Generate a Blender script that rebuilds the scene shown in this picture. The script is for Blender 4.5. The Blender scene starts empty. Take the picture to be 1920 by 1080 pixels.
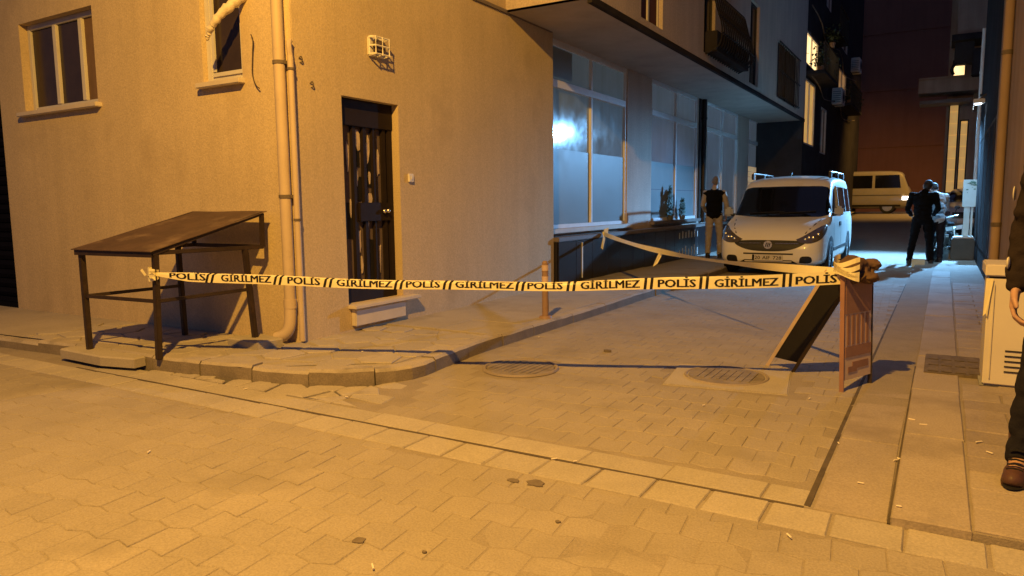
import bpy, bmesh, math, random
from mathutils import Vector, Matrix, noise
from mathutils.bvhtree import BVHTree
R = math.radians
V = Vector
random.seed(7)
SC = bpy.context.scene
COL = SC.collection

# ------------------------------------------------------------------ camera
cam_d = bpy.data.cameras.new('camera'); cam = bpy.data.objects.new('camera', cam_d); COL.objects.link(cam)
cam_d.sensor_width = 36; cam_d.lens = 1350 / 1920 * 36; cam_d.clip_start = .05; cam_d.clip_end = 400
YAW, PITCH, ROLL = R(30.87), R(6.58), R(-.62)
fw = V((-math.sin(YAW) * math.cos(PITCH), math.cos(YAW) * math.cos(PITCH), -math.sin(PITCH)))
rt = V((math.cos(YAW), math.sin(YAW), 0)); up = rt.cross(fw)
r2 = rt * math.cos(ROLL) + up * math.sin(ROLL); u2 = -rt * math.sin(ROLL) + up * math.cos(ROLL)
CAM = V((0, 0, 1.32))
M = Matrix((r2, u2, -fw)).transposed().to_4x4(); M.translation = CAM
cam.matrix_world = M
SC.camera = cam
def in_view(p, m=60):
    d = V(p) - CAM; z = d.dot(fw)
    if z < .3: return None
    x = 960 + 1350 * d.dot(r2) / z; y = 540 - 1350 * d.dot(u2) / z
    return z if -m < x < 1920 + m and -m < y < 1080 + m else None

# ------------------------------------------------------------------ world and lights
w = bpy.data.worlds.new('World'); SC.world = w; w.use_nodes = True
nt = w.node_tree; bg = nt.nodes['Background']
sky = nt.nodes.new('ShaderNodeTexSky'); sky.sky_type = 'NISHITA'; sky.sun_disc = False
sky.sun_elevation = R(-4); sky.sun_rotation = R(200)
nt.links.new(sky.outputs[0], bg.inputs[0]); bg.inputs[1].default_value = .1
bg2 = nt.nodes.new('ShaderNodeBackground'); bg2.inputs[0].default_value = (.30, .42, 1, 1); bg2.inputs[1].default_value = .125   # night sky glow
add = nt.nodes.new('ShaderNodeAddShader'); nt.links.new(bg.outputs[0], add.inputs[0]); nt.links.new(bg2.outputs[0], add.inputs[1])
nt.links.new(add.outputs[0], nt.nodes['World Output'].inputs[0])
SC.cycles.caustics_reflective = False; SC.cycles.caustics_refractive = False; SC.cycles.sample_clamp_indirect = 3
vs = SC.view_settings; vs.view_transform = 'Standard'; vs.look = 'None'; vs.exposure = 0; vs.gamma = 1; vs.use_curve_mapping = False

def lamp(name, kind, loc, col, power, aim=None, cone=None, blend=1, rad=.08):
    d = bpy.data.lights.new(name, kind); d.color = col; d.energy = power; d.shadow_soft_size = rad
    o = bpy.data.objects.new(name, d); COL.objects.link(o); o.location = loc
    if kind == 'SPOT': d.spot_size = R(cone); d.spot_blend = blend
    if aim: o.rotation_euler = (V(aim) - V(loc)).to_track_quat('-Z', 'Y').to_euler()
    return o
SODIUM = (1, .515, .075)
LAMP = V((-1.7, .2, 6.1))
lamp('street_lamp_light', 'SPOT', LAMP, SODIUM, 3350, (-3.9, 4.6, .6), 122, .7, .06)
FLOOD = V((.44, 20.6, 3.55))
lamp('floodlight_light', 'SPOT', FLOOD, (.20, .53, 1), 8200, (-1.9, 16.8, 0), 79, 1, .06)
WALL_LED = V((.46, 17.5, 3.22))
lamp('wall_led_light', 'SPOT', WALL_LED, (.30, .64, 1), 260, (.05, 18.1, 0), 105, .9, .04)
FAR_LAMP = V((.6, 34.7, 7.2))
lamp('far_street_lamp_light', 'SPOT', FAR_LAMP, SODIUM, 1900, (-2.2, 38.8, 1.0), 116, 1, .1)

# ------------------------------------------------------------------ materials
def mat(name, col, rough=.8, var=.15, vs=2., bump=0., bs=40., metal=0., spec=.4, rnd=0., stain=None, emit=0., coat=0., streak=0., grain=0., gs=75.):
    m = bpy.data.materials.new(name); m.use_nodes = True
    n = m.node_tree; L = n.links.new; b = n.nodes['Principled BSDF']
    b.inputs['Roughness'].default_value = rough; b.inputs['Metallic'].default_value = metal
    b.inputs['Specular IOR Level'].default_value = spec
    b.inputs['Coat Weight'].default_value = coat; b.inputs['Coat Roughness'].default_value = .05
    tc = n.nodes.new('ShaderNodeTexCoord'); geo = n.nodes.new('ShaderNodeNewGeometry')
    def noise_(scale, det=5, vec=None):
        t = n.nodes.new('ShaderNodeTexNoise'); t.inputs['Scale'].default_value = scale; t.inputs['Detail'].default_value = det
        t.inputs['Roughness'].default_value = .6
        L(vec or geo.outputs['Position'], t.inputs['Vector']); return t
    t = noise_(vs, 6)
    r = n.nodes.new('ShaderNodeMapRange'); r.inputs[1].default_value = .3; r.inputs[2].default_value = .7
    r.inputs[3].default_value = 1 - var; r.inputs[4].default_value = 1 + var; L(t.outputs['Fac'], r.inputs[0])
    fac = r.outputs[0]
    if rnd:
        oi = n.nodes.new('ShaderNodeObjectInfo'); r3 = n.nodes.new('ShaderNodeMapRange')
        r3.inputs[3].default_value = 1 - rnd; r3.inputs[4].default_value = 1 + rnd; L(oi.outputs['Random'], r3.inputs[0])
        mu = n.nodes.new('ShaderNodeMath'); mu.operation = 'MULTIPLY'; L(fac, mu.inputs[0]); L(r3.outputs[0], mu.inputs[1]); fac = mu.outputs[0]
    if grain:
        tg = noise_(gs, 2); rg = n.nodes.new('ShaderNodeMapRange'); rg.inputs[1].default_value = .3; rg.inputs[2].default_value = .7
        rg.inputs[3].default_value = 1 - grain; rg.inputs[4].default_value = 1 + grain; L(tg.outputs['Fac'], rg.inputs[0])
        mu = n.nodes.new('ShaderNodeMath'); mu.operation = 'MULTIPLY'; L(fac, mu.inputs[0]); L(rg.outputs[0], mu.inputs[1]); fac = mu.outputs[0]
    if streak:
        mp = n.nodes.new('ShaderNodeMapping'); mp.inputs['Scale'].default_value = (3.5, 3.5, .25); L(geo.outputs['Position'], mp.inputs[0])
        ts = noise_(1.3, 5, mp.outputs[0]); r4 = n.nodes.new('ShaderNodeMapRange')
        r4.inputs[1].default_value = .35; r4.inputs[2].default_value = .65; r4.inputs[3].default_value = 1 - streak; r4.inputs[4].default_value = 1 + streak * .4
        L(ts.outputs['Fac'], r4.inputs[0])
        mu = n.nodes.new('ShaderNodeMath'); mu.operation = 'MULTIPLY'; L(fac, mu.inputs[0]); L(r4.outputs[0], mu.inputs[1]); fac = mu.outputs[0]
    mx = n.nodes.new('ShaderNodeMix'); mx.data_type = 'RGBA'; mx.blend_type = 'MULTIPLY'; mx.inputs[0].default_value = 1
    mx.inputs[6].default_value = (*col, 1); L(fac, mx.inputs[7]); out = mx.outputs[2]
    if stain:
        sc, ss, lo, hi = stain
        t2 = noise_(ss, 7); r5 = n.nodes.new('ShaderNodeMapRange'); r5.inputs[1].default_value = lo; r5.inputs[2].default_value = hi
        L(t2.outputs['Fac'], r5.inputs[0])
        m2 = n.nodes.new('ShaderNodeMix'); m2.data_type = 'RGBA'; L(r5.outputs[0], m2.inputs[0]); L(out, m2.inputs[6]); m2.inputs[7].default_value = (*sc, 1)
        out = m2.outputs[2]
    L(out, b.inputs['Base Color'])
    if emit:
        L(out, b.inputs['Emission Color']); b.inputs['Emission Strength'].default_value = emit
    if bump:
        tb = noise_(bs, 4); bu = n.nodes.new('ShaderNodeBump'); bu.inputs['Strength'].default_value = bump; bu.inputs['Distance'].default_value = .012
        L(tb.outputs['Fac'], bu.inputs['Height']); L(bu.outputs[0], b.inputs['Normal'])
    rr = noise_(vs * 3, 3); r6 = n.nodes.new('ShaderNodeMapRange'); r6.inputs[3].default_value = max(.02, rough - .08); r6.inputs[4].default_value = min(1, rough + .08)
    L(rr.outputs['Fac'], r6.inputs[0]); L(r6.outputs[0], b.inputs['Roughness'])
    return m
MT = dict(
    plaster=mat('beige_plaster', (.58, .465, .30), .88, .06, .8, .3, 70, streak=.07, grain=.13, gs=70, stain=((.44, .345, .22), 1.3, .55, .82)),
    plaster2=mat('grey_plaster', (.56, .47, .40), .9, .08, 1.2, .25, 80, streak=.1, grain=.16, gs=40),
    plaster_far=mat('brown_plaster', (.25, .115, .075), .92, .12, .4, .3, 20, streak=.06),
    plaster_right=mat('tan_plaster', (.36, .26, .19), .9, .1, 1.5, .25, 60, streak=.18),
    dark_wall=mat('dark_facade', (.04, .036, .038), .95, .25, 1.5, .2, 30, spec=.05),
    paver=mat('concrete_paver', (.34, .295, .24), .86, .10, 1.6, .35, 110, rnd=.04, grain=.14, gs=110, stain=((.25, .215, .17), 1.5, .54, .78)),
    sand=mat('joint_sand', (.30, .257, .207), .95, .10, 5, .4, 150, grain=.15, gs=110),
    border=mat('pale_concrete_slab', (.405, .36, .295), .86, .08, 3, .25, 120, rnd=.05, stain=((.34, .3, .24), 2.4, .58, .8), grain=.14, gs=100),
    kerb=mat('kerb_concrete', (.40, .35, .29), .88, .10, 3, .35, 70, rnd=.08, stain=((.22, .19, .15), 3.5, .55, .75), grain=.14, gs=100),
    kerb_side=mat('dark_kerb_face', (.235, .195, .15), .92, .18, 4, .4, 60, grain=.15, gs=90),
    walk=mat('pavement_concrete', (.38, .335, .275), .9, .10, 1.6, .35, 60, stain=((.26, .225, .18), 1.3, .52, .75), grain=.14, gs=100),
    flag=mat('flagstone', (.40, .355, .295), .9, .09, 3, .4, 60, rnd=.09, stain=((.27, .235, .19), 3, .55, .75), grain=.14, gs=100),
    strip=mat('gutter_slab', (.36, .305, .25), .85, .09, 2, .3, 80, rnd=.06, stain=((.23, .19, .155), 1.5, .52, .75), grain=.14, gs=100),
    wornstone=mat('worn_paving', (.30, .25, .21), .8, .14, 2.5, .35, 60, rnd=.1, grain=.14, gs=100),
    dusty=mat('dusty_cover_iron', (.25, .212, .17), .75, .2, 10, .3, 80, stain=((.16, .13, .10), 9, .5, .75)),
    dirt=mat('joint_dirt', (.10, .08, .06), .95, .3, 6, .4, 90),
    asphalt=mat('asphalt', (.13, .12, .11), .82, .2, 2, .4, 90),
    stone=mat('pale_marble', (.62, .55, .46), .6, .08, 5, .1, 60),
    dmetal=mat('brown_painted_steel', (.034, .022, .017), .5, .25, 9, .12, 60, metal=.0, stain=((.07, .04, .028), 8, .6, .78)),
    tinroof=mat('rusty_sheet_metal', (.085, .052, .036), .55, .22, 5, .12, 40, stain=((.24, .17, .12), 3, .53, .74)),
    doormetal=mat('dark_door_steel', (.02, .014, .013), .6, .15, 6, .05, 60, spec=.15),
    doorglass=mat('frosted_door_glass', (.15, .115, .105), .25, .12, 4),
    glint=mat('door_glass_glint', (.55, .45, .38), .8, .2, 12),
    chrome=mat('steel', (.75, .72, .68), .25, .05, 10, metal=1),
    pvc=mat('beige_drainpipe', (.56, .45, .33), .55, .06, 4, stain=((.36, .28, .2), 5, .58, .8)),
    white=mat('white_plastic', (.76, .73, .68), .5, .05, 6),
    frame=mat('window_frame_white', (.60, .58, .55), .5, .06, 5),
    sframe=mat('shop_frame_aluminium', (.76, .77, .79), .45, .06, 5),
    glass=mat('dark_window_glass', (.045, .032, .026), .2, .2, 3, spec=.2),
    curtain=mat('brown_blind', (.17, .105, .06), .8, .12, 6, streak=.2),
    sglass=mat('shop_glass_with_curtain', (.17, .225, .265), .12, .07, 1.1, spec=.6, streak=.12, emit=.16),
    sglass2=mat('shop_glass_glow', (.16, .20, .25), .14, .12, 1.1, spec=.5, streak=.1, emit=.22),  # faint glow put into the panes to brighten these bays
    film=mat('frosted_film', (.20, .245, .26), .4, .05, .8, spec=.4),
    plinth=mat('black_granite', (.018, .015, .016), .3, .3, 25, spec=.4, rnd=.2),
    soffit=mat('brown_soffit', (.40, .35, .31), .8, .15, 2),
    ledge=mat('brown_stone_ledge', (.17, .14, .125), .6, .15, 5),
    iron=mat('black_iron', (.02, .018, .018), .5, .2, 12),
    rust=mat('rusty_iron', (.15, .12, .095), .88, .3, 14, .3, 90),
    cable=mat('black_cable', (.05, .035, .025), .6, .1, 8),
    lit=mat('lit_yellow_window', (1, .55, .15), .6, .18, 1.5, emit=.5),
    litw=mat('lit_bright_window', (1, .68, .3), .6, .3, 2.5, emit=1.7),
    litd=mat('lit_dim_window', (.8, .42, .16), .6, .3, 1.5, emit=.28),
    slat=mat('yellow_shutter', (.85, .5, .16), .6, .1, 2, emit=.42),
    litblind=mat('lit_tan_blind', (.85, .60, .33), .6, .1, 2, emit=.33),
    led=mat('led_lens', (.75, .9, 1), .3, 0, 1, emit=14),
    headlit=mat('lit_headlamp', (1, .9, .75), .3, 0, 1, emit=9),
    navy=mat('navy_shutter', (.005, .005, .010), .9, .2, 2, spec=.05),
    tape=mat('barrier_tape', (.88, .80, .50), .38, .05, 6, .08, 30),
    ink=mat('black_print', (.012, .01, .008), .5, .1, 20),
    sorange=mat('reflective_orange', (.32, .175, .14), .5, .12, 7, stain=((.3, .15, .1), 7, .6, .8)),
    swhite=mat('reflective_white', (.66, .52, .42), .45, .12, 7, stain=((.5, .25, .16), 6, .58, .75)),
    sdark=mat('sign_back', (.010, .009, .010), .7, .2, 5),
    rag=mat('brown_rag', (.13, .075, .045), .8, .3, 9, .5, 40),
    vanp=mat('white_car_paint', (.86, .82, .74), .32, .03, 2, spec=.5, coat=.5, stain=((.62, .585, .53), 2.2, .6, .85)),
    cream=mat('cream_minibus_paint', (.30, .265, .23), .4, .06, 2, coat=.3),
    vglass=mat('car_glass', (.006, .006, .008), .06, .1, 3, spec=.6),
    vblack=mat('black_trim', (.014, .013, .013), .5, .2, 8),
    lens=mat('headlamp_lens', (.10, .085, .075), .1, .2, 20, spec=.7, coat=.8),
    tyre=mat('tyre_rubber', (.018, .017, .017), .8, .2, 15),
    rim=mat('alloy_rim', (.35, .34, .33), .35, .1, 8, metal=.8),
    plate=mat('number_plate', (.62, .58, .52), .5, .05, 10),
    silver=mat('silver_car_paint', (.36, .38, .42), .3, .05, 2, coat=.5),
    skin=mat('skin', (.42, .25, .18), .55, .08, 25, .1, 150),
    hair=mat('grey_hair', (.16, .14, .13), .8, .2, 60),
    hairb=mat('dark_hair', (.02, .016, .014), .7, .2, 60),
    black=mat('black_cloth', (.006, .006, .007), .95, .2, 12, .3, 60, spec=.08),
    navyc=mat('navy_cloth', (.018, .017, .024), .95, .2, 10, .35, 70, spec=.1),
    uniform=mat('dark_uniform', (.022, .016, .016), .95, .2, 10, .35, 70, spec=.1),
    beige=mat('beige_cloth', (.36, .31, .26), .85, .1, 10, .3, 60),
    shirt=mat('pale_shirt', (.50, .52, .56), .85, .08, 10, .25, 60),
    boot=mat('brown_leather', (.085, .04, .03), .5, .25, 14, .2, 80),
    shoe=mat('black_leather', (.02, .018, .018), .5, .2, 14),
    patch=mat('arm_patch', (.6, .56, .5), .5, .1, 10),
    cab=mat('cream_cabinet_paint', (.68, .63, .56), .55, .04, 4, .05, 60, stain=((.5, .45, .38), 3, .6, .85)),
    board=mat('notice_board_white', (.62, .74, .72), .6, .06, 4),
    greenp=mat('green_print', (.10, .22, .17), .6, .3, 18),
    concrete=mat('block_concrete', (.33, .33, .31), .9, .15, 3, .4, 50),
    mossy=mat('dark_block', (.10, .10, .085), .9, .2, 3, .4, 50),
    butt=mat('cigarette_paper', (.8, .72, .6), .8, .05, 30),
    gum=mat('dark_spot', (.16, .13, .10), .8, .2, 30),
    bolred=mat('faded_red_plastic', (.31, .20, .14), .6, .12, 9),
    bolwhite=mat('reflective_band', (.62, .47, .40), .5, .1, 9),
    foil=mat('wrapped_insulation', (.66, .58, .46), .6, .15, 20, .6, 30),
    leaf=mat('dark_leaf', (.03, .05, .03), .6, .4, 8),
    plantg=mat('potted_plant_leaf', (.05, .10, .08), .6, .3, 15),
    redcur=mat('dark_red_curtain', (.10, .03, .026), .8, .15, 6, streak=.2),
)

# ------------------------------------------------------------------ helpers
BASE = {}
class MB:
    def __init__(s): s.v = []; s.f = []; s.sm = False
    def add(s, vs, fs):
        k = len(s.v); s.v += [V(a) for a in vs]; s.f += [[k + i for i in f] for f in fs]; return s
    def box(s, lo, hi, m=None):
        (x0, y0, z0), (x1, y1, z1) = lo, hi
        vs = [V(p) for p in ((x0, y0, z0), (x1, y0, z0), (x1, y1, z0), (x0, y1, z0), (x0, y0, z1), (x1, y0, z1), (x1, y1, z1), (x0, y1, z1))]
        if m: vs = [m @ p for p in vs]
        return s.add(vs, [(3, 2, 1, 0), (4, 5, 6, 7), (0, 1, 5, 4), (1, 2, 6, 5), (2, 3, 7, 6), (3, 0, 4, 7)])
    def beam(s, p, q, a, b=None, upv=(0, 0, 1)):
        p, q = V(p), V(q); b = b or a; d = (q - p).normalized(); u = V(upv)
        if abs(d.dot(u)) > .95: u = V((0, 1, 0))
        x = d.cross(u).normalized() * a / 2; y = x.cross(d).normalized() * b / 2
        vs = [p - x - y, p + x - y, p + x + y, p - x + y, q - x - y, q + x - y, q + x + y, q - x + y]
        return s.add(vs, [(0, 1, 2, 3), (7, 6, 5, 4), (0, 4, 5, 1), (1, 5, 6, 2), (2, 6, 7, 3), (3, 7, 4, 0)])
    def tube(s, pts, r, n=8, cap=True):
        pts = [V(p) for p in pts]; k = len(s.v); rs = r if isinstance(r, (list, tuple)) else [r] * len(pts)
        ref = V((0, 0, 1))
        for i, p in enumerate(pts):
            d = (pts[min(i + 1, len(pts) - 1)] - pts[max(i - 1, 0)]).normalized()
            if abs(d.dot(ref)) > .95: ref = V((0, 1, 0)) if abs(d.y) < .9 else V((1, 0, 0))
            x = d.cross(ref).normalized(); y = x.cross(d)
            for j in range(n):
                a = 2 * math.pi * j / n; s.v.append(p + (x * math.cos(a) + y * math.sin(a)) * rs[i])
        for i in range(len(pts) - 1):
            for j in range(n):
                a, b = k + i * n + j, k + i * n + (j + 1) % n; s.f.append([a, b, b + n, a + n])
        if cap: s.f.append([k + j for j in range(n)][::-1]); s.f.append([k + (len(pts) - 1) * n + j for j in range(n)])
        s.sm = True; return s
    def disc(s, c, r, h, n=24, axis='z', hole=0):
        c = V(c); k = len(s.v); prof = [(r, -h / 2), (r, h / 2 - .15 * h), (r - .15 * h, h / 2)] 
        ax = {'z': lambda a, b, d: V((a, b, d)), 'x': lambda a, b, d: V((d, a, b)), 'y': lambda a, b, d: V((a, d, b))}[axis]
        for rr, z in prof:
            for j in range(n):
                t = 2 * math.pi * j / n; s.v.append(c + ax(rr * math.cos(t), rr * math.sin(t), z))
        for i in range(2):
            for j in range(n):
                a, b = k + i * n + j, k + i * n + (j + 1) % n; s.f.append([a, b, b + n, a + n])
        s.f.append([k + j for j in range(n)][::-1]); s.f.append([k + 2 * n + j for j in range(n)]); return s
    def prism(s, poly, z0, z1, bev=0.):
        n = len(poly); k = len(s.v)
        c = V((sum(p[0] for p in poly) / n, sum(p[1] for p in poly) / n, 0))
        rings = [(0, z0), (0, z1 - bev), (bev, z1)] if bev else [(0, z0), (0, z1)]
        for off, z in rings:
            for i, p in enumerate(poly):
                q = V((p[0], p[1], 0))
                if off:
                    a = V((*poly[i - 1][:2], 0)); b = V((*poly[(i + 1) % n][:2], 0))
                    d1 = (q - a).normalized(); d2 = (b - q).normalized(); nn = V((-d1.y - d2.y, d1.x + d2.x, 0))
                    if nn.length > 1e-6: q = q + nn.normalized() * off * (1.25)
                s.v.append(V((q.x, q.y, z)))
        for r in range(len(rings) - 1):
            for i in range(n):
                a, b = k + r * n + i, k + r * n + (i + 1) % n; s.f.append([a, b, b + n, a + n])
        t = k + (len(rings) - 1) * n; s.f.append([t + i for i in range(n)]); return s
    def ell(s, c, r, n=10, m=None):
        c = V(c); k = len(s.v)
        for i in range(1, n):
            th = math.pi * i / n
            for j in range(2 * n):
                ph = math.pi * j / n; p = V((r[0] * math.sin(th) * math.cos(ph), r[1] * math.sin(th) * math.sin(ph), r[2] * math.cos(th)))
                s.v.append(c + (m @ p if m else p))
        q = 2 * n
        for i in range(n - 2):
            for j in range(q):
                a, b = k + i * q + j, k + i * q + (j + 1) % q; s.f.append([a, a + q, b + q, b])
        s.f.append([k + j for j in range(q)]); s.f.append([k + (n - 2) * q + j for j in range(q)][::-1]); s.sm = True; return s
    def cap(s, p, q, r0, r1, n=10):
        p, q = V(p), V(q); s.ell(p, (r0,) * 3, 6); s.ell(q, (r1,) * 3, 6)
        return s.tube([p, q], [r0, r1], 12)
    def mesh(s, name, m, base=(0, 0, 0), bevel=0, smooth=None, fix=True):
        me = bpy.data.meshes.new(name); b = V(base)
        me.from_pydata([v - b for v in s.v], [], s.f)
        if fix or bevel:
            bm = bmesh.new(); bm.from_mesh(me)
            if fix: bmesh.ops.recalc_face_normals(bm, faces=bm.faces)
            if bevel:
                es = [e for e in bm.edges if len(e.link_faces) == 2 and e.calc_face_angle(0) > .6]
                bmesh.ops.bevel(bm, geom=es, offset=bevel, segments=2, affect='EDGES', clamp_overlap=True)
            bm.to_mesh(me); bm.free()
        me.materials.append(m)
        if s.sm if smooth is None else smooth:
            me.shade_smooth(); me.set_sharp_from_angle(angle=R(40))
        return me
    def build(s, name, m, parent=None, bevel=0, smooth=None, base=None, fix=True):
        if isinstance(m, str): m = MT[m]
        if parent is not None: b = BASE.get(parent.name, V((0, 0, 0)))
        else: b = V(base) if base is not None else V((0, 0, 0))
        o = bpy.data.objects.new(name, s.mesh(name, m, b, bevel, smooth, fix)); COL.objects.link(o)
        if parent is not None: o.parent = parent
        else: o.location = b
        BASE[o.name] = b; return o
def tag(o, label=None, cat=None, group=None, kind=None):
    if label: o['label'] = label
    if cat: o['category'] = cat
    if group: o['group'] = group
    if kind: o['kind'] = kind
    return o
def thing(name, loc, label, cat, group=None, rotz=0):
    o = bpy.data.objects.new(name, None); COL.objects.link(o); o.location = loc; o.rotation_euler = (0, 0, rotz)
    o.empty_display_size = .2
    BASE[o.name] = V(loc) if not rotz else V((0, 0, 0))
    return tag(o, label, cat, group)
def local_thing(name, loc, label, cat, group=None, rotz=0):
    o = thing(name, loc, label, cat, group, rotz); BASE[o.name] = V((0, 0, 0)); return o
def inst(me, name, loc, parent, rot=(0, 0, 0)):
    o = bpy.data.objects.new(name, me); COL.objects.link(o); o.parent = parent
    o.location = V(loc) - BASE.get(parent.name, V((0, 0, 0))); o.rotation_euler = rot; BASE[o.name] = V(loc); return o
def struct(mb, name, m, **k): return tag(mb.build(name, m, **k), kind='structure')
def remesh(mb, voxel, smooth_it=4, wrinkle=0., wscale=9.):
    me = mb.mesh('tmp', MT['skin'], fix=False); o = bpy.data.objects.new('tmp', me); COL.objects.link(o)
    md = o.modifiers.new('r', 'REMESH'); md.mode = 'VOXEL'; md.voxel_size = voxel
    if smooth_it:
        sm = o.modifiers.new('s', 'SMOOTH'); sm.factor = .5; sm.iterations = smooth_it
    dg = bpy.context.evaluated_depsgraph_get()
    m2 = bpy.data.meshes.new_from_object(o.evaluated_get(dg)); bpy.data.objects.remove(o); bpy.data.meshes.remove(me)
    if wrinkle:
        for v, nn in zip(m2.vertices, [V(n.vector) for n in m2.vertex_normals]):
            p = v.co; k = noise.noise(V((p.x * wscale, p.y * wscale, p.z * wscale * 1.6))) + .5 * noise.noise(p * wscale * 2.3)
            v.co = p + nn * k * wrinkle
    m2.shade_smooth(); return m2
def mesh_obj(me, name, m, parent, loc=(0, 0, 0)):
    me.materials.clear(); me.materials.append(MT[m] if isinstance(m, str) else m)
    me.name = name; o = bpy.data.objects.new(name, me); COL.objects.link(o); o.parent = parent; o.location = loc; BASE[o.name] = V((0, 0, 0)); return o
def text_mesh(body, size=1., bold=.02, res=2):
    c = bpy.data.curves.new('t', 'FONT'); c.body = body; c.size = size; c.offset = 0; c.resolution_u = res; c.fill_mode = 'FRONT'
    o = bpy.data.objects.new('t', c); COL.objects.link(o); dg = bpy.context.evaluated_depsgraph_get(); dg.update()
    me = bpy.data.meshes.new_from_object(o.evaluated_get(dg)); bpy.data.objects.remove(o); bpy.data.curves.remove(c)
    bm = bmesh.new(); bm.from_mesh(me); bmesh.ops.remove_doubles(bm, verts=bm.verts, dist=1e-4)
    for k in range(1, 16): bmesh.ops.bisect_plane(bm, geom=bm.verts[:] + bm.edges[:] + bm.faces[:], plane_co=(0, k * .06, 0), plane_no=(0, 1, 0))
    bm.verts.index_update(); vs = [V(v.co) for v in bm.verts]; fs = [[v.index for v in f.verts] for f in bm.faces]; bm.free(); bpy.data.meshes.remove(me)
    x0 = min(v.x for v in vs); x1 = max(v.x for v in vs)
    if bold:
        n = len(vs); base_v, base_f = list(vs), list(fs)
        for k, dx in enumerate((-bold, bold)):
            vs = vs + [v + V((dx, 0, (k + 1) * .0003)) for v in base_v]; fs = fs + [[i + n * (k + 1) for i in f] for f in base_f]
    return vs, fs, x0, x1
def wall(mb, axis, c, u0, u1, z0, z1, holes=(), depth=.15, sign=1):
    """a plane at axis=c with rectangular holes (u0,u1,z0,z1) and reveals going `depth` inwards (sign: inward direction)"""
    us = sorted({u0, u1, *[h[0] for h in holes], *[h[1] for h in holes]}); zs = sorted({z0, z1, *[h[2] for h in holes], *[h[3] for h in holes]})
    us = [a for a in us if u0 <= a <= u1]; zs = [a for a in zs if z0 <= a <= z1]
    P = (lambda u, z, d=0: V((c + sign * d, u, z))) if axis == 'x' else (lambda u, z, d=0: V((u, c + sign * d, z)))
    for a, b in zip(us, us[1:]):
        for e, g in zip(zs, zs[1:]):
            m = ((a + b) / 2, (e + g) / 2)
            if any(h[0] < m[0] < h[1] and h[2] < m[1] < h[3] for h in holes): continue
            mb.add([P(a, e), P(b, e), P(b, g), P(a, g)], [(0, 1, 2, 3)])
    for h in holes:
        a, b, e, g = h[:4]; d = h[4] if len(h) > 4 else depth
        for q in (((a, e), (a, g)), ((b, e), (b, g)), ((a, e), (b, e)), ((a, g), (b, g))):
            mb.add([P(*q[0]), P(*q[1]), P(*q[1], d), P(*q[0], d)], [(0, 1, 2, 3)])
    return mb
def voronoi(seeds, clip):
    cells = []
    for i, s in enumerate(seeds):
        poly = list(clip)
        for j, t in enumerate(seeds):
            if i == j: continue
            dx, dy = t[0] - s[0], t[1] - s[1]
            if dx * dx + dy * dy > 1.6: continue
            mx, my = (s[0] + t[0]) / 2, (s[1] + t[1]) / 2; out = []
            for k in range(len(poly)):
                a, b = poly[k - 1], poly[k]; da = (a[0] - mx) * dx + (a[1] - my) * dy; db = (b[0] - mx) * dx + (b[1] - my) * dy
                if (da <= 0) != (db <= 0):
                    t_ = da / (da - db); out.append((a[0] + (b[0] - a[0]) * t_, a[1] + (b[1] - a[1]) * t_))
                if db <= 0: out.append(b)
            poly = out
            if len(poly) < 3: break
        if len(poly) >= 3: cells.append(poly)
    return cells
def shrink(poly, d):
    n = len(poly); cx = sum(p[0] for p in poly) / n; cy = sum(p[1] for p in poly) / n; out = []
    for p in poly:
        v = V((cx - p[0], cy - p[1])); l = v.length
        out.append((p[0] + v.x / l * min(d * 1.3, l * .3), p[1] + v.y / l * min(d * 1.3, l * .3)) if l > 1e-5 else p)
    return out
def area(poly): return .5 * sum(poly[i - 1][0] * p[1] - p[0] * poly[i - 1][1] for i, p in enumerate(poly))
def inside(poly, x, y):
    c = False
    for i in range(len(poly)):
        (x0, y0), (x1, y1) = poly[i - 1][:2], poly[i][:2]
        if (y0 > y) != (y1 > y) and x < (x1 - x0) * (y - y0) / (y1 - y0) + x0: c = not c
    return c
def rise(y): return max(0, y - 18) * .036 if y < 38 else .72
def smooth_path(P, k=4):
    out = []
    for i in range(len(P) - 1):
        p0, p1, p2, p3 = V(P[max(i - 1, 0)]), V(P[i]), V(P[i + 1]), V(P[min(i + 2, len(P) - 1)])
        for j in range(k):
            t = j / k; out.append(.5 * (2 * p1 + (p2 - p0) * t + (2 * p0 - 5 * p1 + 4 * p2 - p3) * t * t + (3 * p1 - p0 - 3 * p2 + p3) * t ** 3))
    return out + [V(P[-1])]

# ================================================================== GROUND
g = MB(); ys = [-60, -8, 3, 12, 18, 20, 24, 28, 32, 36, 38, 46, 60, 120]; xs = [-90, -14, -6, -3, 0, 3, 8, 90]
for y in ys:
    for x in xs: g.v.append(V((x, y, rise(y) - .012)))
for i in range(len(ys) - 1):
    for j in range(len(xs) - 1):
        a = i * len(xs) + j; g.f.append([a, a + 1, a + 1 + len(xs), a + len(xs)])
struct(g, 'ground', 'asphalt')
# --- street and alley beds (sand between the stones)
street = struct(MB().add([(-16, -6, -.0012), (6, -6, -.0012), (6, 3.43, -.0012), (-16, 3.43, -.0012)], [(0, 1, 2, 3)]), 'street', 'sand')
al = MB()
for i, y in enumerate([3.43, 8, 12, 18, 22, 26, 30, 34, 38, 46]):
    al.v += [V((-3.55, y, rise(y) - .0012)), V((-.13, y, rise(y) - .0012))]
    if i: k = 2 * i; al.f.append([k - 2, k - 1, k + 1, k])
alley = struct(al, 'alley', 'sand')
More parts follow.
